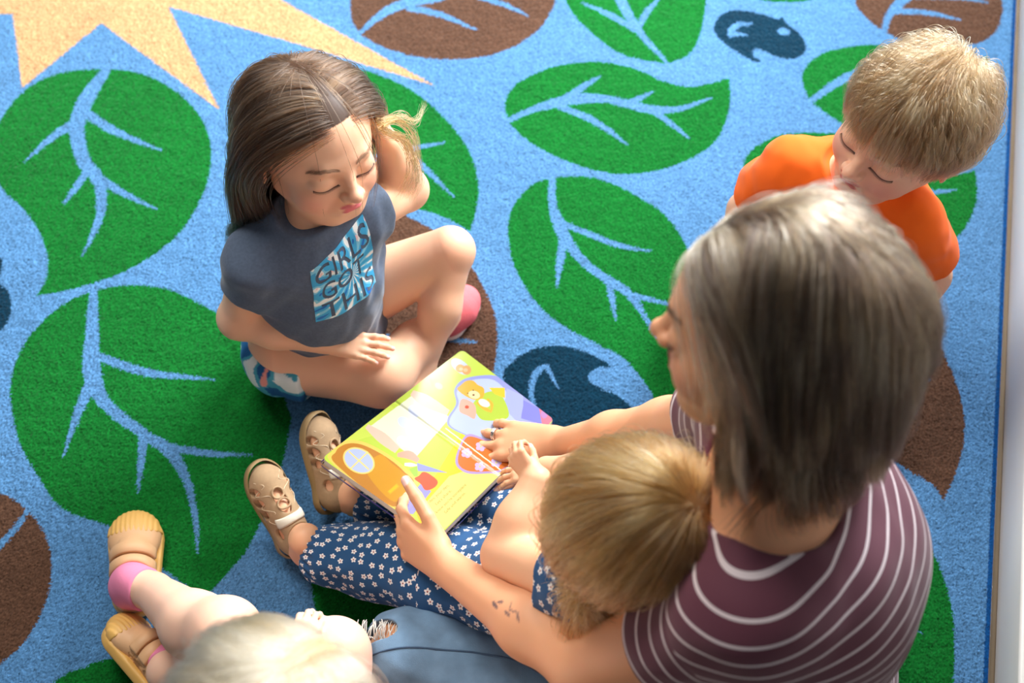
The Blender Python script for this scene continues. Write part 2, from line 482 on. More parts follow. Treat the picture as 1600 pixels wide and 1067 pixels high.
leaf_tip(GREEN, [[(1524, 267), (1460, 275), (1400, 240), (1321, 211), (1287, 208), (1250, 207), (1212, 213), (1186, 226), (1166, 245), (1162, 272), (1180, 320), (1250, 370),
             (1350, 405), (1430, 402), (1460, 391), (1497, 369), (1516, 342), (1527, 305), (1524, 267)]],
     [[(1400, 310, 14), (1450, 302, 9), (1495, 296, 2)]])
leaf_tip(BROWN, [[(1475, 782), (1455, 755), (1420, 735), (1370, 690), (1350, 600), (1380, 530), (1440, 510), (1470, 545), (1495, 600), (1507, 660), (1500, 720), (1475, 782)]],
     [[(1390, 585, 12), (1425, 590, 9), (1452, 592, 3)]])
leaf(GREEN, [(1420, 825), (1446, 845), (1467, 882), (1484, 935), (1491, 1000), (1485, 1080), (1440, 1160), (1340, 1180), (1260, 1080), (1260, 930), (1330, 840)],
     [[(1350, 950, 14), (1395, 968, 9), (1440, 988, 2)], [(1340, 940, 12), (1362, 1000, 9), (1382, 1080, 4)]])
leaf(GREEN, [(470, 850), (520, 830), (600, 850), (680, 900), (690, 960), (620, 1000), (540, 1000), (497, 960), (485, 905)])
leaf(GREEN, [(1180, -6), (1230, 3), (1272, -4), (1300, -40), (1200, -50)])

def rugw(poly, z=RUGZ): return np.array([P(x, y, z)[:2] for x, y in poly])
def make_rug():
    st = 0.00165
    x0, x1, y0, y1 = -1.22, 1.08, 0.40, 2.06
    X, Y = np.meshgrid(np.arange(x0, x1, st), np.arange(y0, y1, st), indexing='ij')
    nx, ny = X.shape
    jx = X + RNG.uniform(-.45, .45, X.shape) * st; jy = Y + RNG.uniform(-.45, .45, X.shape) * st
    fx = (jx + RNG.normal(0, .0011, X.shape)).ravel(); fy = (jy + RNG.normal(0, .0011, X.shape)).ravel()
    col = np.repeat(s2l(BLUE)[None], nx * ny, 0)
    for c, poly in SH:
        m = inpoly(fx, fy, rugw(poly)); col[m] = s2l(c)
    rd = nrm(E0 - E1); RN = np.array([rd[1], -rd[0]])
    edge = (np.stack([jx.ravel(), jy.ravel()], 1) - E1) @ RN      # signed distance past the rug edge
    bind = edge > -0.009
    col[bind] = s2l(BIND)
    tuft = RNG.normal(0, 1, nx * ny)
    col = col * (1 + 0.24 * tuft)[:, None].clip(0.4, 1.8)
    patch = noise(np.stack([fx, fy, 0 * fx], 1), 25, 3) * 0.04 + noise(np.stack([fx, fy, 0 * fx], 1), 110, 5) * 0.04
    col = col * (1 + patch)[:, None]
    Z = RUGZ + RNG.uniform(-.0018, .0010, nx * ny) + 0.0006 * noise(np.stack([fx, fy, 0 * fx], 1), 300, 9)
    Z = np.where(bind, RUGZ - 0.001 - np.clip(edge + 0.002, 0, 1) * 2, Z)
    V = np.stack([jx.ravel(), jy.ravel(), Z], 1)
    over = edge > 0
    V[over, 0] -= (edge[over]) * RN[0]; V[over, 1] -= (edge[over]) * RN[1]; V[over, 2] = 0.001
    I = np.arange(nx * ny).reshape(nx, ny)
    Q = np.stack([I[:-1, :-1], I[1:, :-1], I[1:, 1:], I[:-1, 1:]], -1).reshape(-1, 4)
    far = edge > 0.006
    Q = Q[~far[Q].all(1)]
    used = np.unique(Q); rm = np.zeros(nx * ny, int); rm[used] = np.arange(len(used))
    m = mat('rug_pile', rough=1.0, attr='Col', spec=0.15, sheen=0.55, srough=0.35, sheen_tint=(0.95, 0.97, 1.0))
    o = make_mesh('rug', V[used], rm[Q], m, None, {'Col': ('FLOAT_COLOR', col[used])}, smooth=True)
    tag(o, 'blue play rug with green and brown leaves, tan sun and navy birds under everyone', 'rug')
    return o
rug = make_rug()
# ================================================================== people: shared builders
class Fr:
    def __init__(s, O, fwd, up, S=1.0): s.O = np.asarray(O, float); s.R = frame(fwd, up); s.S = S
    def p(s, x, y, z): return s.O + s.R @ (V3(x, y, z) * s.S)
    def P(s, q): return s.O + (np.asarray(q, float) * s.S) @ s.R.T
    def inv(s, X): return ((X - s.O) @ s.R) / s.S
    def rc(s, a, b, ra, rb=None): return RC(s.p(*a), s.p(*b), ra * s.S, (ra if rb is None else rb) * s.S)
    def rot(s, rx=0, ry=0, rz=0):
        cx, sx, cy, sy, cz, sz = [f(math.radians(a)) for a in (rx, ry, rz) for f in (math.cos, math.sin)]
        A = np.array([[1, 0, 0], [0, cx, -sx], [0, sx, cx]]); B = np.array([[cy, 0, sy], [0, 1, 0], [-sy, 0, cy]])
        Cc = np.array([[cz, -sz, 0], [sz, cz, 0], [0, 0, 1]])
        return s.R @ Cc @ B @ A
    def el(s, c, r, rx=0, ry=0, rz=0): return EL(s.p(*c), np.array(r, float) * s.S, s.rot(rx, ry, rz))

def head_ops(f, adult=False, detail=True):
    """head as signed distance ops; local units are head heights, y forward, z up, x to the person's right"""
    S = f.S
    o = [('u', f.el((0, -.055, .13), (.355, .425, .365)), 0),
         ('u', f.el((0, .06, .02), (.325, .345, .36)), .10 * S),
         ('u', f.el((0, .13, -.15), (.27 if not adult else .25, .27, .30)), .08 * S),
         ('u', f.rc((-.06, .28, -.38), (.06, .28, -.38), .085 if not adult else .10), .10 * S)]
    for x in (-1, 1):
        o += [('u', f.el((x * .165, .235, -.19), (.125, .13, .13)), .08 * S),
              ('u', f.rc((x * .235, .02, -.20), (x * .12, .22, -.36), .085, .08), .08 * S)]
    o += [('u', f.rc((-.13, .345, .055), (.13, .345, .055), .06), .06 * S)]
    if detail:
        for x in (-1, 1):
            o += [('s', f.el((x * .145, .475, -.03), (.10, .10, .062)), .07 * S)]
        o += [('u', f.rc((0, .385, .01), (0, .465, -.125), .030, .040), .05 * S),
              ('u', f.el((0, .482, -.135), (.045, .047, .040)), .025 * S)]
        for x in (-1, 1):
            o += [('u', f.el((x * .050, .438, -.150), (.034, .042, .030)), .022 * S),
                  ('s', f.el((x * .024, .462, -.188), (.015, .020, .016)), .012 * S),
                  ('u', f.el((x * .145, .318, -.038), (.088, .080, .074)), .020 * S)]          # closed lids over the eyes
        # muzzle, lips
        o += [('u', f.el((0, .345, -.255), (.115, .085, .080)), .06 * S),
              ('s', f.rc((0, .450, -.19), (0, .445, -.222), .010, .013), .022 * S),
              ('u', f.rc((-.065, .404, -.243), (-.012, .425, -.236), .011, .021), .014 * S),
              ('u', f.rc((.065, .404, -.243), (.012, .425, -.236), .011, .021), .014 * S),
              ('u', f.rc((-.04, .408, -.277), (.04, .408, -.277), .022, .022), .016 * S),
              ('s', f.rc((-.085, .414, -.258), (0, .445, -.257), .005, .007), .010 * S),
              ('s', f.rc((.085, .414, -.258), (0, .445, -.257), .005, .007), .010 * S),
              ('s', f.el((0, .425, -.325), (.07, .03, .022)), .03 * S)]
        for x in (-1, 1):                                                                  # ears
            o += [('u', f.el((x * .368, -.03, -.06), (.028, .068, .105), rx=12, rz=-x * 22), .018 * S),
                  ('s', f.el((x * .405, -.018, -.045), (.026, .038, .066), rx=12, rz=-x * 22), .02 * S)]
    return o

def head_marks(f, lip=(205, 110, 110), blush=(226, 140, 120), bl=.55):
    """colour patches on the skin: (centre, radii, rotation, colour, strength)"""
    R = f.R; S = f.S
    m = []
    for x in (-1, 1):
        m += [(f.p(x * .20, .33, -.19), V3(.15, .12, .12) * S, R, blush, bl),
              (f.p(x * .40, -.03, -.06), V3(.07, .10, .12) * S, R, blush, .5),
              (f.p(x * .145, .40, -.085), V3(.08, .05, .03) * S, R, (196, 140, 140), .25),
              (f.p(x * .034, .42, -.241), V3(.052, .06, .019) * S, R, lip, 1.0)]
    m += [(f.p(0, .42, -.278), V3(.072, .06, .026) * S, R, lip, 1.0), (f.p(0, .48, -.15), V3(.07, .07, .06) * S, R, blush, .35)]
    return m

def paint(V, base, marks, seed=1, blot=0.03, scalp=None):
    col = np.repeat(s2l(base)[None], len(V), 0)
    col *= (1 + blot * noise(V, 60, seed))[:, None]
    for c, r, R, cc, st in marks:
        q = np.linalg.norm(((V - c) @ R) / r, axis=1)
        w = st * np.clip((1.15 - q) / (0.3 if st == 1.0 else 0.9), 0, 1)[:, None]
        w = w * w * (3 - 2 * w) if st == 1.0 else w
        col = col * (1 - w) + s2l(cc) * w
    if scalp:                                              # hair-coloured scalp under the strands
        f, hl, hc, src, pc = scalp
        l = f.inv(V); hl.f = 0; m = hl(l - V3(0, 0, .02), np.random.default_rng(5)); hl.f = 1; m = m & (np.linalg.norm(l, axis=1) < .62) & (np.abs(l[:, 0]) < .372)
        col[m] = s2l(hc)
        a, b = np.array(src[0]), np.array(src[1]); ab = b - a
        t = np.clip(((l - a) @ ab) / (ab @ ab), 0, 1); d = np.linalg.norm(l - a - t[:, None] * ab, axis=1)
        pm = m & (np.abs(d) < .012) & False
        col[pm] = s2l(pc)
    return col

def hand(W, fwd, up, right, s, curl=(12, 15, 10), spread=6, thumb=None, kk=.010, fc=None):
    """W wrist, fwd towards the fingers, up out of the back of the hand; returns ops and nail marks"""
    R = frame(fwd, up); f = Fr(W, fwd, up, s)
    tx = -1 if right else 1                                # thumb side on local x
    kn = [(.150, .52), (.052, .555), (-.048, .535), (-.140, .475)]
    ln_ = [.385, .43, .40, .31]; rd = [.047, .049, .046, .041]
    ops = [('u', f.rc((0, -.12, 0), (0, .06, 0), .125, .120), 0)]
    for (l, y), r in zip(kn, rd):
        ops.append(('u', f.rc((tx * l * .55, .08, 0), (tx * l, y, .0), .085, r * 1.18), .07 * s))
    ops.append(('u', f.el((0, .3, -.02), (.17, .24, .065)), .05 * s))
    marks = []
    for i, ((l, y), L, r) in enumerate(zip(kn, ln_, rd)):
        c = curl if fc is None or fc[i] is None else fc[i]
        az = math.radians(spread * (1.5 - i) * 1.0)
        d0 = V3(tx * math.sin(az), math.cos(az), 0)
        p = V3(tx * l, y, 0); a = 0; seg = [.46, .30, .24]; rr = [r, r * .93, r * .86, r * .74]
        for j in range(3):
            a += math.radians(c[j])
            d = V3(d0[0] * math.cos(a), d0[1] * math.cos(a), -math.sin(a))
            q = p + d * L * seg[j]
            ops.append(('u', f.rc(tuple(p), tuple(q), rr[j], rr[j + 1]), (.035 if j == 0 else .012) * s))
            if j < 2: ops.append(('u', EL(f.p(*q), np.ones(3) * rr[j + 1] * 1.06 * s), .02 * s))
            p0 = p; p = q
        n = V3(d0[0] * math.sin(a), d0[1] * math.sin(a), math.cos(a))
        cN = p - d * r * .1 + n * r * .75
        marks.append((f.p(*cN), V3(r * .72, r * .95, r * .45) * s, f.R @ frame(d, n), (250, 205, 195), 1.0))
    t = thumb or dict(base=(.125, .14, -.03), d=(.62, .72, -.30), L=(.20, .17, .15), bend=(0, 8, 10))
    p = V3(tx * t['base'][0], t['base'][1], t['base'][2]); d = nrm(V3(tx * t['d'][0], t['d'][1], t['d'][2]))
    d2 = nrm(V3(tx * t.get('to', (-.4, 1, 0))[0], t.get('to', (-.4, 1, 0))[1], t.get('to', (-.4, 1, 0))[2]))
    rr = [.075, .058, .055, .043]
    for j in range(3):
        b = math.radians(t['bend'][j]); d = nrm(d * math.cos(b) + d2 * math.sin(b))
        q = p + d * t['L'][j]
        ops.append(('u', f.rc(tuple(p), tuple(q), rr[j], rr[j + 1]), (.06 if j == 0 else .015) * s)); p = q
    nn = nrm(np.cross(np.cross(d, V3(tx * .5, 0, .8)), d))
    marks.append((f.p(*(p - d * .01 + nn * .036)), V3(.036, .05, .025) * s, f.R @ frame(d, nn), (250, 205, 195), 1.0))
    return ops, marks

# ---------------------------------------------------------------- hair
def sphere_roots(f, n, accept, rng, head):
    out = []; cnt = 0; cen = f.p(0, -.05, .10)
    while cnt < n:
        d = nrm(rng.normal(size=(n * 3, 3)))
        p = cen + (d * .75 * f.S) @ f.R.T
        for _ in range(12):
            s = sd(head, p[:, None, :])[:, 0]
            p = p - ((d @ f.R.T)) * s[:, None] * .9
        l = f.inv(p); m = accept(l, rng)
        out.append(p[m]); cnt += m.sum()
    return np.concatenate(out)[:n]

def grad(ops, p, e=.002):
    f0 = sd(ops, p[:, None, :])[:, 0]
    g = np.stack([sd(ops, (p + np.eye(3)[a] * e)[:, None, :])[:, 0] - f0 for a in range(3)], 1)
    return f0, nrm(g)

def hairline(front=.30, side=-.02, back=-.30, fringe=.02):
    def acc(l, rng):
        y, z = l[:, 1], l[:, 2]
        t = np.clip((y - .02) / .28, 0, 1); t = t * t * (3 - 2 * t)
        zf = side + (front - side) * t
        b = np.clip((-.04 - y) / .12, 0, 1)
        zm = zf * (1 - b) + back * b
        return z > zm + rng.normal(0, 1, len(z)) * fringe * (fr if (fr := acc.f) is not None else 1)
    acc.f = 1
    return acc

def comb(f, roots, src, head, fwdbias=(0, 0, 0)):
    """direction away from a parting (segment src in head units), along the scalp"""
    a, b = f.p(*src[0]), f.p(*src[1]); ab = b - a
    t = np.clip(((roots - a) @ ab) / (ab @ ab + 1e-9), 0, 1)
    d = roots - (a + t[:, None] * ab)
    d = nrm(d) + f.R @ V3(*fwdbias)
    _, n = grad(head, roots)
    return nrm(d - (d * n).sum(1, keepdims=True) * n), n

def hair(name, parent, f, head, body, n, length, src, pal, rng, accept, mat_, steps=16, grav=.25, stiff=1.0, volume=.05,
         clumps=180, clump=.5, curl=.0, rad=.00034, bias=(0, 0, 0), wind=None, lift=.12, cut=None, root_filter=None, curl_end=0.0, inward=0.0, sweep=None, volfront=0.0, tone=.34, nearmax=.12):
    R = sphere_roots(f, n, accept, rng, head)
    if root_filter is not None: R = R[root_filter(f.inv(R))]
    l = f.inv(R); a_, b_ = np.array(src[0], float), np.array(src[1], float); ab_ = b_ - a_
    tt = np.clip(((l - a_) @ ab_) / (ab_ @ ab_), 0, 1); dd = np.linalg.norm(l - a_ - tt[:, None] * ab_, axis=1)
    near = R[(dd < .13) & (l[:, 1] < nearmax)]                                    # thicker hair beside the parting or crown
    if len(near): R = np.concatenate([R] + [near + rng.normal(0, .0022, near.shape) for _ in range(3)])
    n = len(R)
    d, nn = comb(f, R, src, head, bias)
    L = length(f.inv(R), rng) * f.S
    sw = 0
    if sweep is not None:
        sw = sweep(f.inv(R)) @ f.R.T
        d = nrm(d + sw * 1.0); d = nrm(d - (d * nn).sum(1, keepdims=True) * nn)
    nl = R - nn * .003
    off = (np.abs(rng.normal(0, 1, n)) * .45 + .25) * volume * f.S * (1 + volfront * np.clip(f.inv(R)[:, 1] / .3, 0, 1))
    d = nrm(d + nn * lift + rng.normal(0, .045, (n, 3)))
    pts = [nl]; p = nl.copy(); st = L / (steps - 1)
    col = list(head) + [('u', body, .0)] if body else head
    g = V3(0, 0, -1.0)
    for i in range(1, steps):
        t = i / (steps - 1)
        d = nrm(d * stiff + g * grav * (0.35 + t) + (0 if wind is None else np.asarray(wind) * t) + sw * (.30 * max(0, 1 - t * 1.2)))
        q = p + d * st[:, None]
        s, gr = grad(col, q)
        need = off * min(1, t * 4) - s
        push = np.clip(need, 0, None)
        q = q + gr * push[:, None]
        if inward: q = q - gr * (np.clip(-need, 0, .02) * inward)[:, None]
        d = nrm(q - p)
        q = p + d * st[:, None]
        pts.append(q); p = q
    G = np.stack(pts, 1)
    if clumps:
        ci = rng.choice(n, clumps, replace=False)
        cr = R[ci]
        best = np.zeros(n, int)
        for a in range(0, n, 4000):
            D = ((R[a:a + 4000, None, :] - cr[None]) ** 2).sum(-1)
            best[a:a + 4000] = D.argmin(1)
        w = (np.linspace(0, 1, steps) ** 1.3 * clump)[None, :, None] * rng.uniform(.4, 1.0, n)[:, None, None]
        Gc = G[ci][best]
        s, gr = grad(col, G.reshape(-1, 3)) if False else (None, None)
        G = G * (1 - w) + (Gc + (R - cr[best])[:, None, :] * .25) * w
    if curl:
        ph = rng.uniform(0, 6.3, clumps)[best] if clumps else rng.uniform(0, 6.3, n)
        t = np.linspace(0, 1, steps)[None, :]
        amp = (curl * f.S * t ** 1.2)[..., None]
        ax = f.R @ V3(1, 0, 0); ay = f.R @ V3(0, 1, 0)
        ph2 = ph[:, None] + t * 7
        G = G + amp * (np.cos(ph2)[..., None] * ax + np.sin(ph2)[..., None] * ay)
    G = G + rng.normal(0, 1, (n, 1, 3)) * .0007
    if cut is not None: G = cut(G)
    r = rad * rng.uniform(.7, 1.3, n)[:, None] * np.interp(np.linspace(0, 1, steps), [0, .1, .6, 1], [.8, 1.0, .9, .25])[None]
    pal = np.array([s2l(c) for c in pal])
    cid = best if clumps else np.arange(n)
    nc = clumps if clumps else n
    cw = rng.random(nc)[cid] * .75 + rng.random(n) * .25
    x = np.clip(cw, 0, .999) * (len(pal) - 1); i0 = x.astype(int); fr = (x - i0)[:, None]
    c = pal[i0] * (1 - fr) + pal[np.minimum(i0 + 1, len(pal) - 1)] * fr
    c = c * tone * rng.uniform(.8, 1.2, n)[:, None]
    return make_curves(name, G, r, c, mat_, parent)

def make_curves(name, G, r, c, m, parent):
    n, steps, _ = G.shape
    cd = bpy.data.hair_curves.new(name)
    cd.add_curves([steps] * n)
    cd.attributes['position'].data.foreach_set('vector', np.ascontiguousarray(G, np.float32).ravel())
    ra = cd.attributes.get('radius') or cd.attributes.new('radius', 'FLOAT', 'POINT')
    ra.data.foreach_set('value', np.ascontiguousarray(r, np.float32).ravel())
    ca = cd.attributes.new('Col', 'FLOAT_COLOR', 'CURVE')
    ca.data.foreach_set('color', np.hstack([c, np.ones((n, 1))]).astype(np.float32).ravel())
    cd.materials.append(m)
    ob = bpy.data.objects.new(name, cd); COL.objects.link(ob)
    ob.parent = parent; ob.matrix_parent_inverse = Matrix.Translation(-parent_loc(parent))
    return ob

def brow_lash(f, head, parent, m_brow, rng, brow=True, lash=True):
    """eyebrows and downcast lashes as short hairs on the skin"""
    for x in (-1, 1):
        if brow:
            t = rng.random(170)
            px = x * (.055 + .17 * t); pz = .062 + .028 * np.sin(t * 2.4) + rng.normal(0, .006, 170)
            p = f.P(np.stack([px, np.full(170, .5), pz], 1))
            back = f.R @ V3(0, -1, 0)
            for _ in range(10): p = p + back * sd(head, p[:, None, :])[:, :1] * .9
            d = nrm(f.R @ V3(x * 1.0, -.25, 0) + (f.R @ V3(0, 0, 1)) * (.6 - t[:, None]))
            G = p[:, None] + d[:, None] * np.linspace(0, .035 * f.S, 4)[None, :, None]
            s, g = grad(head, G.reshape(-1, 3)); G = (G.reshape(-1, 3) + g * (.0005 - s)[:, None]).reshape(170, 4, 3)
            V, Q = tubes(G, np.full((170, 4), .0002) * np.array([1, 1, .8, .3]), 3)
            make_mesh('eyebrow', V, Q, m_brow, parent)
        if lash:
            t = np.linspace(0, 1, 60); a = -1.25 + 2.5 * t
            px = x * .145 + .082 * np.sin(a); pz = -.052 - .026 * np.cos(a)
            p = f.P(np.stack([px, np.full(60, .5), pz], 1)); back = f.R @ V3(0, -1, 0)
            for _ in range(10): p = p + back * sd(head, p[:, None, :])[:, :1] * .9
            out = nrm(f.R @ V3(0, .8, -.6) + np.outer(np.sin(a) * .5, f.R @ V3(1, 0, 0)))
            k = np.linspace(0, 1, 5)[None, :, None]
            G = p[:, None] + out[:, None] * k * .020 * f.S + (f.R @ V3(0, 0, 1)) * (k ** 2) * .004 * f.S
            V, Q = tubes(G, np.full((60, 5), .00022) * np.array([1.3, 1.1, .9, .6, .2]), 3)
            V2, Q2 = tubes((p[None] - back * .0002), (.0006 * np.sin(np.linspace(.25, 2.9, 60)))[None], 5)
            make_mesh('eyelashes', np.concatenate([V, V2]), np.concatenate([Q, Q2 + len(V)]), m_lash, parent)

m_skin = mat('skin', attr='Col', rough=.48, sss=.22, spec=.35, bump=.12, bscale=700, bdist=.0004)
def mat_hair():
    m = bpy.data.materials.new('hair_strands'); m.use_nodes = True; nt = m.node_tree
    nt.nodes.remove(nt.nodes['Principled BSDF'])
    h = nt.nodes.new('ShaderNodeBsdfHairPrincipled'); h.parametrization = 'COLOR'
    a = nt.nodes.new('ShaderNodeAttribute'); a.attribute_name = 'Col'
    nt.links.new(a.outputs['Color'], h.inputs['Color'])
    h.inputs['Roughness'].default_value = .32; h.inputs['Radial Roughness'].default_value = .45
    h.inputs['Random Roughness'].default_value = .2
    nt.links.new(h.outputs[0], nt.nodes['Material Output'].inputs[0])
    return m
m_hair = mat_hair()
m_lash = mat('dark_lashes', (84, 56, 48), .6)
SKIN = (232, 184, 152)

def cloth(name, ops, parent, m, h=.003, attrs=None, label=None):
    V, Q = mesh_sdf(ops, h)
    o = make_mesh(name, V, Q, m, parent, attrs(V) if attrs else None)
    if label: o['label'] = label
    return o

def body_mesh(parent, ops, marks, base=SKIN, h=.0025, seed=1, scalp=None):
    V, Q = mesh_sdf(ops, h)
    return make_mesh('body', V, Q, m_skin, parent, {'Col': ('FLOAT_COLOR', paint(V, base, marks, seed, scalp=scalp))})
# ================================================================== shared cloth patterns
def m_flower():
    """navy cotton printed with small white five-petal flowers, driven by the cloth coordinate uvw (metres)"""
    m, nt, b = mat_new('floral_cotton'); N, L = nt.nodes, nt.links
    a = N.new('ShaderNodeAttribute'); a.attribute_name = 'uvw'
    sc = N.new('ShaderNodeVectorMath'); sc.operation = 'SCALE'; sc.inputs['Scale'].default_value = 58.0
    L.new(a.outputs['Vector'], sc.inputs[0])
    vo = N.new('ShaderNodeTexVoronoi'); vo.voronoi_dimensions = '2D'; vo.inputs['Scale'].default_value = 1.0
    vo.inputs['Randomness'].default_value = 0.62
    L.new(sc.outputs[0], vo.inputs['Vector'])
    df = N.new('ShaderNodeVectorMath'); df.operation = 'SUBTRACT'
    L.new(sc.outputs[0], df.inputs[0]); L.new(vo.outputs['Position'], df.inputs[1])
    sx = N.new('ShaderNodeSeparateXYZ'); L.new(df.outputs[0], sx.inputs[0])
    def M(op, x, y=None, z=None):
        n = N.new('ShaderNodeMath'); n.operation = op
        for i, v in enumerate((x, y, z)):
            if v is None: continue
            if isinstance(v, (int, float)): n.inputs[i].default_value = v
            else: L.new(v, n.inputs[i])
        return n.outputs[0]
    X, Y = sx.outputs[0], sx.outputs[1]
    d = M('SQRT', M('ADD', M('MULTIPLY', X, X), M('MULTIPLY', Y, Y)))
    sc2 = N.new('ShaderNodeSeparateColor'); L.new(vo.outputs['Color'], sc2.inputs[0])
    ang = M('ADD', M('ARCTAN2', Y, X), M('MULTIPLY', sc2.outputs[0], 6.28))
    pet = M('MULTIPLY', M('ADD', M('MULTIPLY', M('ABSOLUTE', M('COSINE', M('MULTIPLY', ang, 2.5))), .5), .55), .27)
    white = M('LESS_THAN', d, pet); red = M('LESS_THAN', d, .07)
    m1 = N.new('ShaderNodeMix'); m1.data_type = 'RGBA'
    m1.inputs[6].default_value = (*s2l((18, 74, 122)), 1); m1.inputs[7].default_value = (*s2l((232, 228, 226)), 1)
    L.new(white, m1.inputs[0])
    m2 = N.new('ShaderNodeMix'); m2.data_type = 'RGBA'; m2.inputs[7].default_value = (*s2l((150, 60, 60)), 1)
    L.new(m1.outputs[2], m2.inputs[6]); L.new(red, m2.inputs[0]); L.new(m2.outputs[2], b.inputs['Base Color'])
    b.inputs['Roughness'].default_value = .85; b.inputs['Sheen Weight'].default_value = .15
    return m

def m_stripes():
    """plum jersey with thin pale stripes every 24 mm of the coordinate st"""
    m, nt, b = mat_new('striped_jersey'); N, L = nt.nodes, nt.links
    a = N.new('ShaderNodeAttribute'); a.attribute_name = 'st'
    mm = N.new('ShaderNodeMath'); mm.operation = 'MULTIPLY'; mm.inputs[1].default_value = 1 / .0235; L.new(a.outputs['Fac'], mm.inputs[0])
    fr = N.new('ShaderNodeMath'); fr.operation = 'FRACT'; L.new(mm.outputs[0], fr.inputs[0])
    lt = N.new('ShaderNodeMath'); lt.operation = 'LESS_THAN'; lt.inputs[1].default_value = .14; L.new(fr.outputs[0], lt.inputs[0])
    mx = N.new('ShaderNodeMix'); mx.data_type = 'RGBA'
    mx.inputs[6].default_value = (*s2l((96, 44, 62)), 1); mx.inputs[7].default_value = (*s2l((222, 208, 212)), 1)
    L.new(lt.outputs[0], mx.inputs[0]); L.new(mx.outputs[2], b.inputs['Base Color'])
    b.inputs['Roughness'].default_value = .8; b.inputs['Sheen Weight'].default_value = .2
    return m

def limb_uv(V, segs):
    """cloth coordinate: along the nearest limb and round it"""
    best = np.full(len(V), 1e9); uv = np.zeros((len(V), 3)); off = 0
    for sg in segs:
        a, b, r = sg[:3]; o1, o2 = (sg[3], sg[4]) if len(sg) > 3 else (off, off)
        ax = b - a; L = np.linalg.norm(ax); ax = ax / L
        t = (V - a) @ ax; w = V - a - t[:, None] * ax
        d = np.linalg.norm(w, axis=1) - r + np.clip(-t, 0, None) + np.clip(t - L, 0, None)
        x1 = nrm(V3(0, 0, 1) - ax[2] * ax); x2 = np.cross(ax, x1)
        an = np.arctan2(w @ x2, w @ x1)
        m = d < best; best[m] = d[m]
        uv[m, 0] = (t + o1)[m]; uv[m, 1] = (an * r * 1.1)[m] + o2; off += .37
    return uv

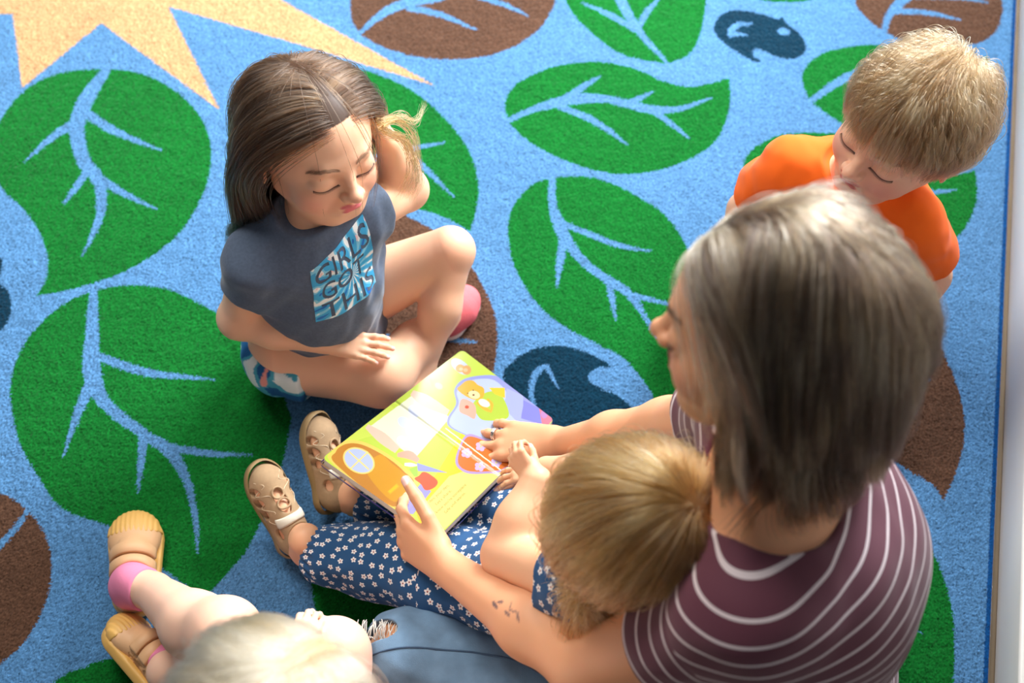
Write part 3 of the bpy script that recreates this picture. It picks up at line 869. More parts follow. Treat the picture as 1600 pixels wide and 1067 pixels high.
# ================================================================== girl in the grey T-shirt
def girl():
    rng = np.random.default_rng(11)
    root = empty('person', (-.29, 1.02, RUGZ))
    tag(root, 'girl in dark grey T-shirt sitting cross-legged, one hand raised to her brown hair', 'person')
    f = Fr((-.270, 1.103, .484), (.62, -.78, .16), (.04, .16, .97), .213)
    HL = hairline(.30, .0, -.32); SRC = ((-.05, .75, .20), (-.03, -.25, .50))
    head = head_ops(f)
    LR = nrm(V3(-.84, -.54, 0)); bf = nrm(V3(.54, -.84, 0)); up = V3(0, 0, 1)
    TR = np.stack([LR, bf, up], 1)
    shR, shL = P(402, 406, .335), P(558, 340, .350)
    nb = (shR + shL) / 2 + V3(0, .005, .035)
    pel = P(508, 500, .10); ch = pel * .35 + nb * .65
    torso = [('u', EL(pel, (.092, .085, .085), TR), 0), ('u', EL(pel * .6 + nb * .4 + bf * .012, (.078, .078, .09), TR), .05),
             ('u', EL(ch + V3(0, 0, -.01), (.098, .070, .10), TR), .05), ('u', RC(shR, shL, .036, .036), .05)]
    neck = RC(nb, f.p(0, -.08, -.25), .031, .031)
    kR, kL = P(596, 588, .095), P(704, 392, .185)
    hR, hL = P(450, 548, .095), P(552, 462, .105)
    aR, aL = P(700, 492, .055), P(655, 585, .050)
    legR = [('u', RC(hR, kR, .066, .046), 0), ('u', RC(kR, kR * .5 + aR * .5 + V3(0, 0, .0), .040, .036), .03),
            ('u', RC(kR * .5 + aR * .5, aR, .036, .023), .02)]
    mL = kL * .55 + aL * .45 + V3(.006, 0, .0)
    legL = [('u', RC(hL, kL, .062, .039), 0), ('u', [('u', RC(kL, mL, .036, .0305), 0), ('u', RC(mL, aL, .0305, .020), .02)], .008)]
    footL = aL + V3(.0, -.05, -.012)
    legL += [('u', RC(aL, aL + V3(-.005, -.04, -.008), .022, .024), .02), ('u', RC(footL, footL + V3(-.02, -.05, -.01), .025, .018), .02)]
    eR, wR = P(374, 497, .205), P(500, 533, .185)
    armR = [('u', RC(shR, eR, .036, .030), 0), ('u', RC(eR, eR * .55 + wR * .45, .031, .028), .015), ('u', RC(eR * .55 + wR * .45, wR, .028, .0185), .02)]
    hs = .110
    hf = nrm(P(600, 546, .172) - wR)
    hR_, mk1 = hand(wR + hf * .004, hf, V3(-.05, -.2, 1), True, hs, curl=(6, 16, 14), spread=5,
                    thumb=dict(base=(.10, .16, -.02), d=(.75, .65, -.12), L=(.20, .17, .15), bend=(0, 8, 12), to=(-.3, 1, -.3)))
    eL, wL = P(636, 296, .30), P(607, 226, .41)
    armL = [('u', RC(shL, eL, .034, .031), 0), ('u', RC(eL, eL * .5 + wL * .5, .031, .027), .012), ('u', RC(eL * .5 + wL * .5, wL, .027, .019), .02)]
    hL_, mk2 = hand(wL, nrm(V3(-.20, .10, .95)), nrm(V3(.95, .1, .2)), False, .115, curl=(28, 40, 30), spread=3)
    body = [('u', torso, 0), ('u', neck, .02), ('u', legR, .02), ('u', legL, .005), ('u', armR, .008), ('u', hR_, .006),
            ('u', armL, .012), ('u', hL_, .008), ('u', head, .022), ('i', PL((0, 0, RUGZ + .001), (0, 0, -1)), .004)]
    marks = head_marks(f, (222, 120, 124), (236, 150, 130), .5) + mk1 + mk2
    marks += [(kL, V3(.05, .05, .05), np.eye(3), (240, 170, 150), .35), (kR, V3(.05, .05, .05), np.eye(3), (240, 165, 140), .35), (eL, V3(.04, .04, .04), np.eye(3), (240, 170, 150), .3)]
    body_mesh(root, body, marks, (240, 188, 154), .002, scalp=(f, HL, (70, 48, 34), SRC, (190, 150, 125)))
    # T-shirt
    sv = [('u', RC(shR, shR * .50 + eR * .50, .042, .043), 0)]
    svL = [('u', RC(shL, shL * .66 + eL * .34, .044, .046), 0)]
    cutR = PL(shR * .52 + eR * .48, eR - shR); cutL = PL(shL * .74 + eL * .26, eL - shL)
    tors = grow(torso, .009)
    tee = [('u', tors, 0), ('u', RC(nb + V3(0, 0, .006), nb - V3(0, 0, .03), .048, .06), .03), ('u', sv + [('i', cutR, .003)], .02), ('u', svL + [('i', cutL, .003)], .02),
           ('s', EL(nb + V3(.008, -.012, .046), (.046, .046, .030)), .006), ('i', PL(pel + V3(0, 0, -.045), (0, 0, -1)), .02),
           ('d', FN(lambda X: -.0034 * noise(X, 48, 4) - .0016 * noise(X, 120, 5)), 0)]
    m_tee = mat('heather_grey_cotton', (84, 98, 120), .95, var=.14, vscale=260, bump=.35, bscale=900, sheen=.25, bdist=.0006)
    shirt = cloth('t_shirt', tee, root, m_tee, .0026)
    # neckline rib
    a = np.linspace(0, 2 * math.pi, 14, endpoint=False)
    # shorts
    m_short = mat('tropical_print_cotton', (60, 150, 180), .9, attr='Col', bump=.3, bscale=800, bdist=.0006)
    def scol(V):
        n1 = noise(V, 90, 21) + .5 * noise(V, 190, 22); c = np.repeat(s2l((70, 165, 190))[None], len(V), 0)
        c[n1 > .35] = s2l((232, 244, 244)); c[(n1 < -.45)] = s2l((20, 92, 150)); n2 = noise(V, 120, 23); c[n2 > 1.0] = s2l((240, 160, 150)); return {'Col': ('FLOAT_COLOR', c)}
    sh = [('u', EL(pel, (.106, .092, .09), TR), 0), ('u', RC(hR, kR * .34 + hR * .66, .074, .070), .03), ('u', RC(hL, kL * .12 + hL * .88, .074, .068), .03),
          ('i', PL(hR * .70 + kR * .30, kR - hR), .003), ('i', PL(hL * .9 + kL * .10, kL - hL), .003), ('i', PL((0, 0, RUGZ + .002), (0, 0, -1)), .004),
          ('i', PL(pel + V3(0, 0, .03), (0, 0, 1)), .01), ('d', FN(lambda X: -.0028 * noise(X, 95, 8)), 0)]
    cloth('shorts', sh, root, m_short, .003, scol)
    # pink knit shoe on her right foot, behind the left shin
    m_pink = mat('coral_knit', (240, 112, 118), .8, bump=.8, bscale=420, bdist=.001)
    m_sole = mat('white_sole', (235, 225, 220), .6)
    ft = aR + V3(.0, .0, -.01); td = nrm(V3(.55, .55, 0)); toe = P(727, 468, .034)
    hl = P(700, 500, .032)
    so = [('u', RC(hl, hl * .4 + toe * .6, .028, .030), 0), ('u', RC(hl * .4 + toe * .6, toe, .030, .024), .02), ('u', RC(hl + V3(-.01, 0, .02), hl * .7 + toe * .3 + V3(0, 0, .012), .026, .024), .02),
          ('i', PL((0, 0, RUGZ + .006), (0, 0, -1)), .004)]
    shoe = cloth('shoe', so, root, m_pink, .0025, label='coral pink knit shoe')
    so2 = [('u', RC(V3(hl[0], hl[1], RUGZ + .004), V3(toe[0], toe[1], RUGZ + .004), .029, .025), 0), ('i', PL((0, 0, RUGZ + .0075), (0, 0, 1)), .002), ('i', PL((0, 0, RUGZ), (0, 0, -1)), .001)]
    cloth('sole', so2, shoe, m_sole, .0025)
    # second shoe, under the book
    so = [('u', RC(aL + V3(-.004, -.035, -.015), footL + V3(-.02, -.055, -.012), .030, .026), 0), ('s', EL(aL + V3(0, 0, .02), (.034, .034, .04)), .01), ('i', PL((0, 0, RUGZ + .001), (0, 0, -1)), .004)]
    cloth('shoe', so, root, m_pink, .003)
    # plaited anklet
    m_br = mat('plaited_thread', (200, 190, 90), .8, attr='Col')
    b = aL + V3(.002, .012, .008); ax = nrm(kL - aL); x1 = nrm(np.cross(ax, V3(0, 0, 1))); x2 = np.cross(ax, x1)
    t = np.linspace(0, 2 * math.pi, 80)
    Vs, Qs, Cs, off = [], [], [], 0
    for k, cc in enumerate([(90, 190, 110), (240, 110, 70), (240, 210, 90)]):
        rr = .0245 + .0014 * np.cos(9 * t + k * 2.1)
        pth = b + np.outer(rr * np.cos(t), x1) + np.outer(rr * np.sin(t), x2) + np.outer(.0022 * np.sin(9 * t + k * 2.1) + (k - 1) * .001, ax)
        v, q = tubes(pth[None], np.full((1, 80), .0013), 6); Vs.append(v); Qs.append(q + off); off += len(v); Cs.append(np.repeat(s2l(cc)[None], len(v), 0))
    make_mesh('anklet', np.concatenate(Vs), np.concatenate(Qs), m_br, root, {'Col': ('FLOAT_COLOR', np.concatenate(Cs))})
    # face hairs
    m_brow = mat('brow_hair', (176, 136, 108), .5)
    brow_lash(f, head, root, m_brow, rng)
    # hair
    pal = [(66, 42, 28), (84, 58, 40), (104, 74, 52), (126, 94, 68), (150, 116, 84)]
    bodyc = [('u', RC(shR, shL, .046, .046), 0), ('u', EL(ch, (.11, .08, .11), TR), .03), ('u', RC(nb, f.p(0, -.06, -.2), .04, .04), .01)]
    def length(l, r): return r.uniform(.92, 1.10, len(l)) * (.90 + .32 * np.clip(l[:, 2] / .3, 0, 1)) * np.where((l[:, 0] < -.1) & (l[:, 1] > -.2), .62, 1.0)
    hair('hair', root, f, head_ops(f, detail=False), bodyc, 34000, length, SRC, pal, rng,
         HL, m_hair, steps=20, grav=.50, volume=.06, clumps=300, clump=.45, curl=.02, bias=(.0, -.2, .0), lift=.02, inward=.10, nearmax=-.18, wind=(-.04, -.05, 0),
         root_filter=lambda l: ~((np.abs(l[:, 0] + .05) < .025) & (l[:, 1] > .22)),
         sweep=lambda l: np.stack([np.sign(l[:, 0] + .05) * 1.3, -.6 + 0 * l[:, 0], 0 * l[:, 0]], 1) * np.clip((l[:, 1] + .10) / .25, 0, 1)[:, None])
    # loose golden lock lifted by the raised hand
    k = 130; t = np.linspace(0, 1, 14); G = []
    for i in range(k):
        a0 = P(592, 196, .50) + rng.normal(0, .004, 3); s = rng.random()
        if i % 5 == 0: ctl = [a0, P(625, 178 + 6 * s, .49), P(650, 190, .47), P(664, 168 - 10 * s, .46)]
        elif i % 3 == 0: ctl = [a0, P(618, 186, .49), P(646, 205 + 10 * s, .45), P(655, 250 + 25 * s, .40)]
        else: ctl = [a0, P(608, 208, .48), P(628 + 14 * s, 222, .45), P(640 + 14 * s, 262 + 20 * s, .40), P(620 + 26 * s, 300 + 12 * s, .35)]
        G.append(spline(np.array(ctl) + rng.normal(0, .0035, (len(ctl), 3)), 14))
    G = np.array(G); r_ = np.full((k, 14), .00032) * np.interp(t, [0, .6, 1], [1, .8, .2])
    pc = np.array([s2l(c) for c in ((196, 140, 70), (222, 180, 116), (150, 104, 60))])[rng.integers(0, 3, k)]
    o = make_curves('hair_lock', G, r_, pc * .6, m_hair, root); o['label'] = 'golden lock of hair lifted by the hand'
    return root, f
girl()
# ================================================================== woman in the striped top
def woman():
    rng = np.random.default_rng(21)
    root = empty('person', (.30, .48, RUGZ))
    tag(root, 'woman in plum striped top and ripped jeans holding the open picture book', 'person')
    f = Fr((.247, .610, .825), (-.90, .36, -.22), (-.05, .42, .91), .236)
    head = head_ops(f, adult=True)
    shR, shL = P(1195, 640, .60), P(1165, 960, .595)
    nb = (shR + shL) / 2 + V3(.015, .01, .035)
    pel = V3(.385, .470, .13)
    bf = nrm(np.cross(shR - shL, V3(0, 0, 1)) * -1)
    LR = nrm(shR - shL)
    ax = nrm(nb - pel); fwd = nrm(np.cross(ax, LR)); 
    if fwd[0] > 0: fwd = -fwd
    TR = np.stack([LR, fwd, ax], 1)
    q = lambda t, o=0: pel * (1 - t) + nb * t - fwd * o
    torso = [('u', EL(pel, (.17, .12, .11), TR), 0), ('u', EL(q(.35, .01), (.135, .105, .13), TR), .08),
             ('u', EL(q(.66, .045), (.145, .105, .15), TR), .08), ('u', EL(q(.80, .01) + LR * .07, (.07, .07, .09), TR), .06),
             ('u', EL(q(.80, .01) - LR * .07, (.07, .07, .09), TR), .06), ('u', RC(shR, shL, .050, .050), .07),
             ('u', EL(q(.62, -.05) + LR * .07, (.07, .07, .07), TR), .05), ('u', EL(q(.62, -.05) - LR * .07, (.07, .07, .07), TR), .05)]
    neck = RC(nb + V3(0, 0, -.01), f.p(0, -.10, -.22), .058, .052)
    eR, wR = P(1046, 672, .37), P(880, 694, .20)
    eL, wL = P(918, 1040, .36), P(708, 893, .235)
    hL, hR = pel - LR * .09 + V3(-.03, 0, -.01), pel + LR * .09 + V3(-.03, 0, -.01)
    kL, kR = P(636, 1026, .125), P(860, 770, .095)
    aL, aR = V3(.02, .60, .05), P(740, 930, .05)
    armR = [('u', RC(shR, eR, .050, .040), 0), ('u', RC(eR, eR * .5 + wR * .5, .040, .033), .02), ('u', RC(eR * .5 + wR * .5, wR, .033, .023), .02)]
    armL = [('u', RC(shL, eL, .050, .041), 0), ('u', RC(eL, eL * .6 + wL * .4, .042, .037), .02), ('u', RC(eL * .6 + wL * .4, wL, .037, .0245), .03)]
    # right hand lies on the page with spread fingers
    tR = P(772, 686, .165)
    hf = nrm(P(790, 688, .168) - wR)
    hRo, mk1 = hand(wR + hf * .004, hf, V3(.15, -.1, 1), True, .165, spread=9, fc=[(4, 8, 6), (4, 10, 8), (6, 14, 10), (10, 24, 16)], curl=(6, 10, 8),
                    thumb=dict(base=(.12, .16, -.03), d=(.72, .66, -.10), L=(.20, .17, .15), bend=(0, 6, 8), to=(-.2, 1, -.2)))
    # left hand pinches the corner of the book: thumb on the page, fingers underneath
    lf = nrm(P(622, 832, .205) - wL)
    hLo, mk2 = hand(wL + lf * .006, lf, nrm(V3(-.55, -.65, .55)), False, .165, spread=3, fc=[(26, 24, 14), (34, 34, 20), (40, 40, 24), (46, 44, 26)], curl=(30, 30, 20),
                    thumb=dict(base=(.12, .18, -.06), d=(.62, .80, -.02), L=(.24, .20, .17), bend=(0, 14, 6), to=(-.35, 1, -.35)))
    body = [('u', torso, 0), ('u', neck, .04), ('u', armR, .02), ('u', hRo, .008), ('u', armL, .02), ('u', hLo, .010), ('u', head, .03),
            ('u', RC(hL, kL, .07, .052), .02), ('u', RC(kL, aL, .045, .034), .02), ('u', RC(hR, kR, .07, .052), .02), ('u', RC(kR, aR, .045, .034), .02),
            ('u', RC(aL, aL + V3(.05, .08, -.005), .03, .022), .02), ('u', RC(aR, aR + V3(-.06, -.08, -.005), .03, .022), .02),
            ('i', PL((0, 0, RUGZ + .001), (0, 0, -1)), .004)]
    ink = []
    fo = nrm(wL - eL)
    for tt, o1, ln, an_ in ((.58, .004, .010, .3), (.56, -.006, .007, -.5), (.50, .0, .012, .9), (.47, .006, .009, .2), (.45, -.004, .010, -.3), (.42, .003, .012, .5)):
        c = eL * (1 - tt) + wL * tt + V3(0, 0, .030); sd_ = nrm(np.cross(fo, V3(0, 0, 1)))
        c = c - sd_ * (.012 + o1); dd = nrm(fo * math.cos(an_) + sd_ * math.sin(an_))
        ink.append((c, V3(.0022, ln, .02), frame(dd, V3(0, 0, 1)), (120, 92, 92), 1.0))
    HL = hairline(.28, -.04, -.34); SRC = ((.10, .60, .30), (.02, -.30, .47))
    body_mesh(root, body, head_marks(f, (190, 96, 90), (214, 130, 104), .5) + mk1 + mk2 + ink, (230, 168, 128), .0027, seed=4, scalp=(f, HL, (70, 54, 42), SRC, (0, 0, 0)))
    # small dark tattoo marks on the left forearm
    m_ink = mat('faded_ink', (96, 78, 84), .6)
    fa = nrm(wL - eL); sdn = nrm(np.cross(fa, V3(0, 0, 1)))
    # striped top
    m_st = m_stripes()
    tors = grow(torso, .009)
    hole = EL(nb + ax * .014 - fwd * .004, (.086, .082, .045), TR)
    bump = FN(lambda X: -.003 * noise(X, 32, 14) - .0015 * noise(X, 75, 15))
    top = [('u', tors, 0), ('u', RC(shR, shR * .85 + eR * .15, .060, .060), .03), ('u', RC(shL, shL * .85 + eL * .15, .060, .060), .03), ('s', hole, .006),
           ('s', EL(shL * .72 + eL * .28, (.075, .075, .075)), .004) , ('i', PL(pel, (0, 0, -1)), .01), ('d', bump, 0)]
    def sta(V):
        t = (V - nb) @ ax; rad = np.linalg.norm((V - nb) - t[:, None] * ax, axis=1)
        return {'st': ('FLOAT', -t * .92 + .32 * rad + .0035 * noise(V, 14, 31) + 1.0)}
    cloth('striped_top', top[:4] + top[5:], root, m_st, .003, sta)
    for sh, el in ((shR, eR), (shL, eL)):
        d = nrm(el - sh)
        sl = [('u', RC(sh, sh + d * .17, .064, .056), 0), ('i', PL(sh + d * .135, d), .003), ('i', PL(sh + d * .028, -d), .002), ('d', bump, 0)]
        cloth('sleeve', sl, root, m_st, .003, lambda V: {'st': ('FLOAT', (V - sh) @ d + .0025 * noise(V, 30, 33) + 1.0)})
    # jeans
    m_j = mat('faded_denim', (112, 144, 174), .9, var=.30, vscale=24, bump=.5, bscale=700, bdist=.0008, sheen=.1)
    hole = [('u', EL(kL + V3(-.035, .022, .036), (.026, .017, .05)), 0)]
    jeans = [('u', [('u', EL(pel, (.18, .13, .12), TR), 0), ('i', PL(pel + ax * .09, ax), .01)], 0), ('u', RC(hL, kL, .086, .062), .04), ('u', RC(hR, kR, .086, .060), .04), ('u', RC(kL, aL, .060, .048), .02),
             ('u', RC(kR, aR, .058, .046), .02), ('s', hole, .002), ('i', PL((0, 0, RUGZ + .002), (0, 0, -1)), .004),
             ('d', FN(lambda X: -.004 * noise(X, 38, 41) - .0012 * noise(X, 120, 42)), 0)]
    je = cloth('jeans', jeans, root, m_j, .003)
    m_seam = mat('denim_seam_thread', (64, 88, 116), .9)
    sp = spline([P(578, 1030, .16), P(640, 1008, .20), P(720, 1010, .20), P(800, 1030, .19), P(860, 1060, .19)], 50)
    for _ in range(10):
        s_, g_ = grad(jeans, sp); sp = sp - g_ * (s_ - .0006)[:, None] * .8
    tube('seam', sp[::3], .0013, m_seam, je, n=60)
    V, Q = [], []
    m_th = mat('frayed_cotton_thread', (226, 222, 214), .9)
    ps = []
    c = kL + V3(-.035, .022, .058)
    for i in range(46):
        t = rng.uniform(-1, 1); a0 = c + V3(.024 * t, -.013, -.012) + rng.normal(0, .002, 3); b0 = c + V3(.024 * t + rng.normal(0, .006), .013, -.012) + rng.normal(0, .002, 3)
        if i > 26: b0 = a0 + rng.normal(0, .006, 3) + V3(0, .004, .004)
        k = np.linspace(0, 1, 7)[:, None]
        ps.append(a0 * (1 - k) + b0 * k + V3(0, 0, .008) * (k * (1 - k) * 4) + rng.normal(0, .0004, (7, 3)))
    G = np.array(ps); V, Q = tubes(G, np.full(G.shape[:2], .0006), 4)
    make_mesh('frayed_thread', V, Q, m_th, je)
    # ring
    m_si = mat('silver', (225, 225, 228), .18, metal=1.0)
    fR = Fr(wR + hf * .004, hf, V3(.15, -.1, 1), .165)
    rc_ = fR.p(.05, .64, .0); dirf = nrm(fR.R @ V3(.07, 1, -.05))
    x1 = nrm(np.cross(dirf, V3(0, 0, 1))); x2 = np.cross(x1, dirf)
    t = np.linspace(0, 2 * math.pi, 40)
    ringp = rc_ + .0092 * (np.outer(np.cos(t), x1) + np.outer(np.sin(t), x2))
    Vr, Qr = tubes(np.stack([ringp + dirf * .0014, ringp - dirf * .0014]), np.full((2, 40), .0013), 8)
    make_mesh('ring', Vr, Qr, m_si, root)
    m_brow = mat('brow_hair_brown', (120, 92, 70), .5)
    brow_lash(f, head, root, m_brow, rng)
    # hair
    pal = [(46, 32, 24), (84, 62, 46), (60, 42, 32), (150, 122, 86), (80, 60, 44), (214, 194, 158), (96, 74, 54), (244, 232, 210)]
    bodyc = [('u', RC(shR, shL, .060, .060), 0), ('u', EL(q(.72, .02), (.15, .10, .15), TR), .03), ('u', neck, .01)]
    def length(l, r): return r.uniform(.95, 1.15, len(l)) * (.70 + .28 * np.clip(l[:, 2] / .3, 0, 1))
    hair('hair', root, f, head_ops(f, True, False), bodyc, 34000, length, SRC, pal, rng, HL, m_hair, steps=22, grav=.42, volume=.042,
         clumps=420, clump=.70, curl=.04, bias=(.0, -.45, .0), lift=.06, inward=.0, rad=.00036, tone=.40, volfront=.2, root_filter=lambda l: ~((l[:, 1] > .24) & (np.abs(l[:, 0]) > .1)), wind=(.03, -.05, 0),
         sweep=lambda l: np.stack([np.sign(l[:, 0] - .06) * 1.0, -1.1 + 0 * l[:, 0], 0 * l[:, 0]], 1) * np.clip((l[:, 1] - .13) / .15, 0, 1)[:, None])
woman()
# ================================================================== toddler on the woman's lap
m_flor = m_flower()
def sandal(parent, heel, toe, up, L, strap_label):
    m_tan = mat('tan_suede', (172, 142, 108), .85, var=.06, vscale=200, bump=.3, bscale=900, bdist=.0005)
    m_rub = mat('tan_rubber', (158, 130, 88), .6)
    m_str = mat('pale_strap', (226, 218, 200), .6, bump=.2, bscale=600, bdist=.0004)
    m_sti = mat('cream_stitching', (222, 200, 168), .7)
    f = Fr(heel, toe - heel, up, L)
    # sole: footprint outline, thick, curled a little at the toe
    pr = [(0, .02), (.15, .06), (.19, .22), (.155, .42), (.20, .68), (.185, .86), (.08, .99), (-.04, 1.0), (-.14, .93), (-.19, .76), (-.175, .52), (-.15, .30), (-.16, .14), (-.10, .04)]
    pr = np.array(pr)
    def prism(z0, z1, g):
        poly = spline(pr, 60, True); c = poly.mean(0); poly = c + (poly - c) * g
        lift = lambda y: .05 * np.clip((y - .75) / .25, 0, 1) ** 2
        n = len(poly); rings = []
        for k, (z, s) in enumerate(((z0, .93), (z0 + .012, 1), (z1 - .012, 1), (z1, .96))):
            pp = c + (poly - c) * s
            rings.append(np.stack([pp[:, 0], pp[:, 1], z + lift(pp[:, 1])], 1))
        V = f.P(np.concatenate(rings + [[[c[0], c[1], z0]], [[c[0], c[1], z1]]]))
        Q = []
        for k in range(3):
            for i in range(n): Q.append([k * n + i, k * n + (i + 1) % n, (k + 1) * n + (i + 1) % n, (k + 1) * n + i])
        for i in range(n): Q.append([4 * n, (i + 1) % n, i, 4 * n]); Q.append([4 * n + 1, 3 * n + i, 3 * n + (i + 1) % n, 4 * n + 1])
        return V, np.array(Q)
    root = None
    foot = [('u', f.rc((0, .16, .13), (0, .5, .12), .125, .120), 0), ('u', f.rc((0, .5, .12), (.0, .80, .10), .12, .10), .08 * L), ('u', f.el((.01, .72, .10), (.172, .225, .080)), .06 * L),
            ('u', f.rc((0, .16, .2), (0, .20, .42), .12, .12), .08 * L), ('u', f.rc((0, .34, .24), (0, .62, .13), .11, .09), .05 * L)]
    up_ = grow(foot, .026 * L) + [('u', f.el((.005, .70, .05), (.205, .295, .09)), .04 * L), ('u', f.rc((0, .2, .07), (0, .5, .07), .165, .165), .04 * L)]
    holes = [('u', f.el((x * .19, y, .115), (.085, .042, .075), rz=x * 35), 0) for x in (-1, 1) for y in (.54, .66, .78)]
    holes = [(o, s, 0) for o, s, k in holes]
    upper = [('u', up_, 0), ('s', foot, 0), ('s', f.el((0, .18, .52), (.22, .20, .26)), .01 * L), ('s', holes, .004 * L),
             ('s', f.el((.0, .60, .27), (.062, .15, .09)), .01 * L), ('s', f.el((.2, .30, .20), (.12, .07, .07)), .01 * L), ('s', f.el((-.2, .30, .20), (.12, .07, .07)), .01 * L),
             ('i', PL(f.p(0, 0, .02), f.R @ V3(0, 0, -1)), .002)]
    V, Q = prism(-.045, .055, 1.07)
    shoe = make_mesh('sandal', *mesh_sdf(upper, .0017), m_tan, parent)
    shoe['label'] = strap_label
    make_mesh('sole', V, Q, m_rub, shoe)
    # toe bumper
    # cords
    surf = up_
    def onsurf(pts, lift=.0):
        p = f.P(np.array(pts, float))
        for _ in range(14):
            s, g = grad(surf, p); p = p - g * (s - lift)[:, None] * .9
        return p
    for y0, r in ((.70, .075), (.58, .07)):
        t = np.linspace(0, 2 * math.pi, 16, endpoint=False)
        tube('cord', onsurf(np.stack([r * np.cos(t), y0 + .055 * np.sin(t), np.full(16, .3)], 1), .001), .0016, m_tan, shoe, closed=True, n=48)
    for x in (-1, 1):
        zz = [(x * .17, .88, .16), (x * .08, .80, .2), (x * .19, .74, .14), (x * .07, .68, .22), (x * .20, .60, .14), (x * .09, .52, .24), (x * .20, .46, .16), (x * .12, .38, .30)]
        tube('stitching', onsurf(zz, .0004), .0005, m_sti, shoe, n=60, sides=5)
    # pale hook-and-loop strap over the instep
    a = np.linspace(-1.15, 1.15, 16)
    row = []
    for dy in (-.045, -.03, .03, .045):
        row.append(onsurf(np.stack([.20 * np.sin(a), np.full(16, .42 + dy), .20 + .16 * np.cos(a)], 1), .0022 if abs(dy) < .04 else .0008))
    G = np.stack(row, 1); I = np.arange(16 * 4).reshape(16, 4)
    q = np.stack([I[:-1, :-1], I[1:, :-1], I[1:, 1:], I[:-1, 1:]], -1).reshape(-1, 4)
    st = make_mesh('strap', G.reshape(-1, 3), q, m_str, shoe); st['label'] = 'off-white instep strap'
    md = st.modifiers.new('thick', 'SOLIDIFY'); md.thickness = .0015; md.offset = 0
    return foot

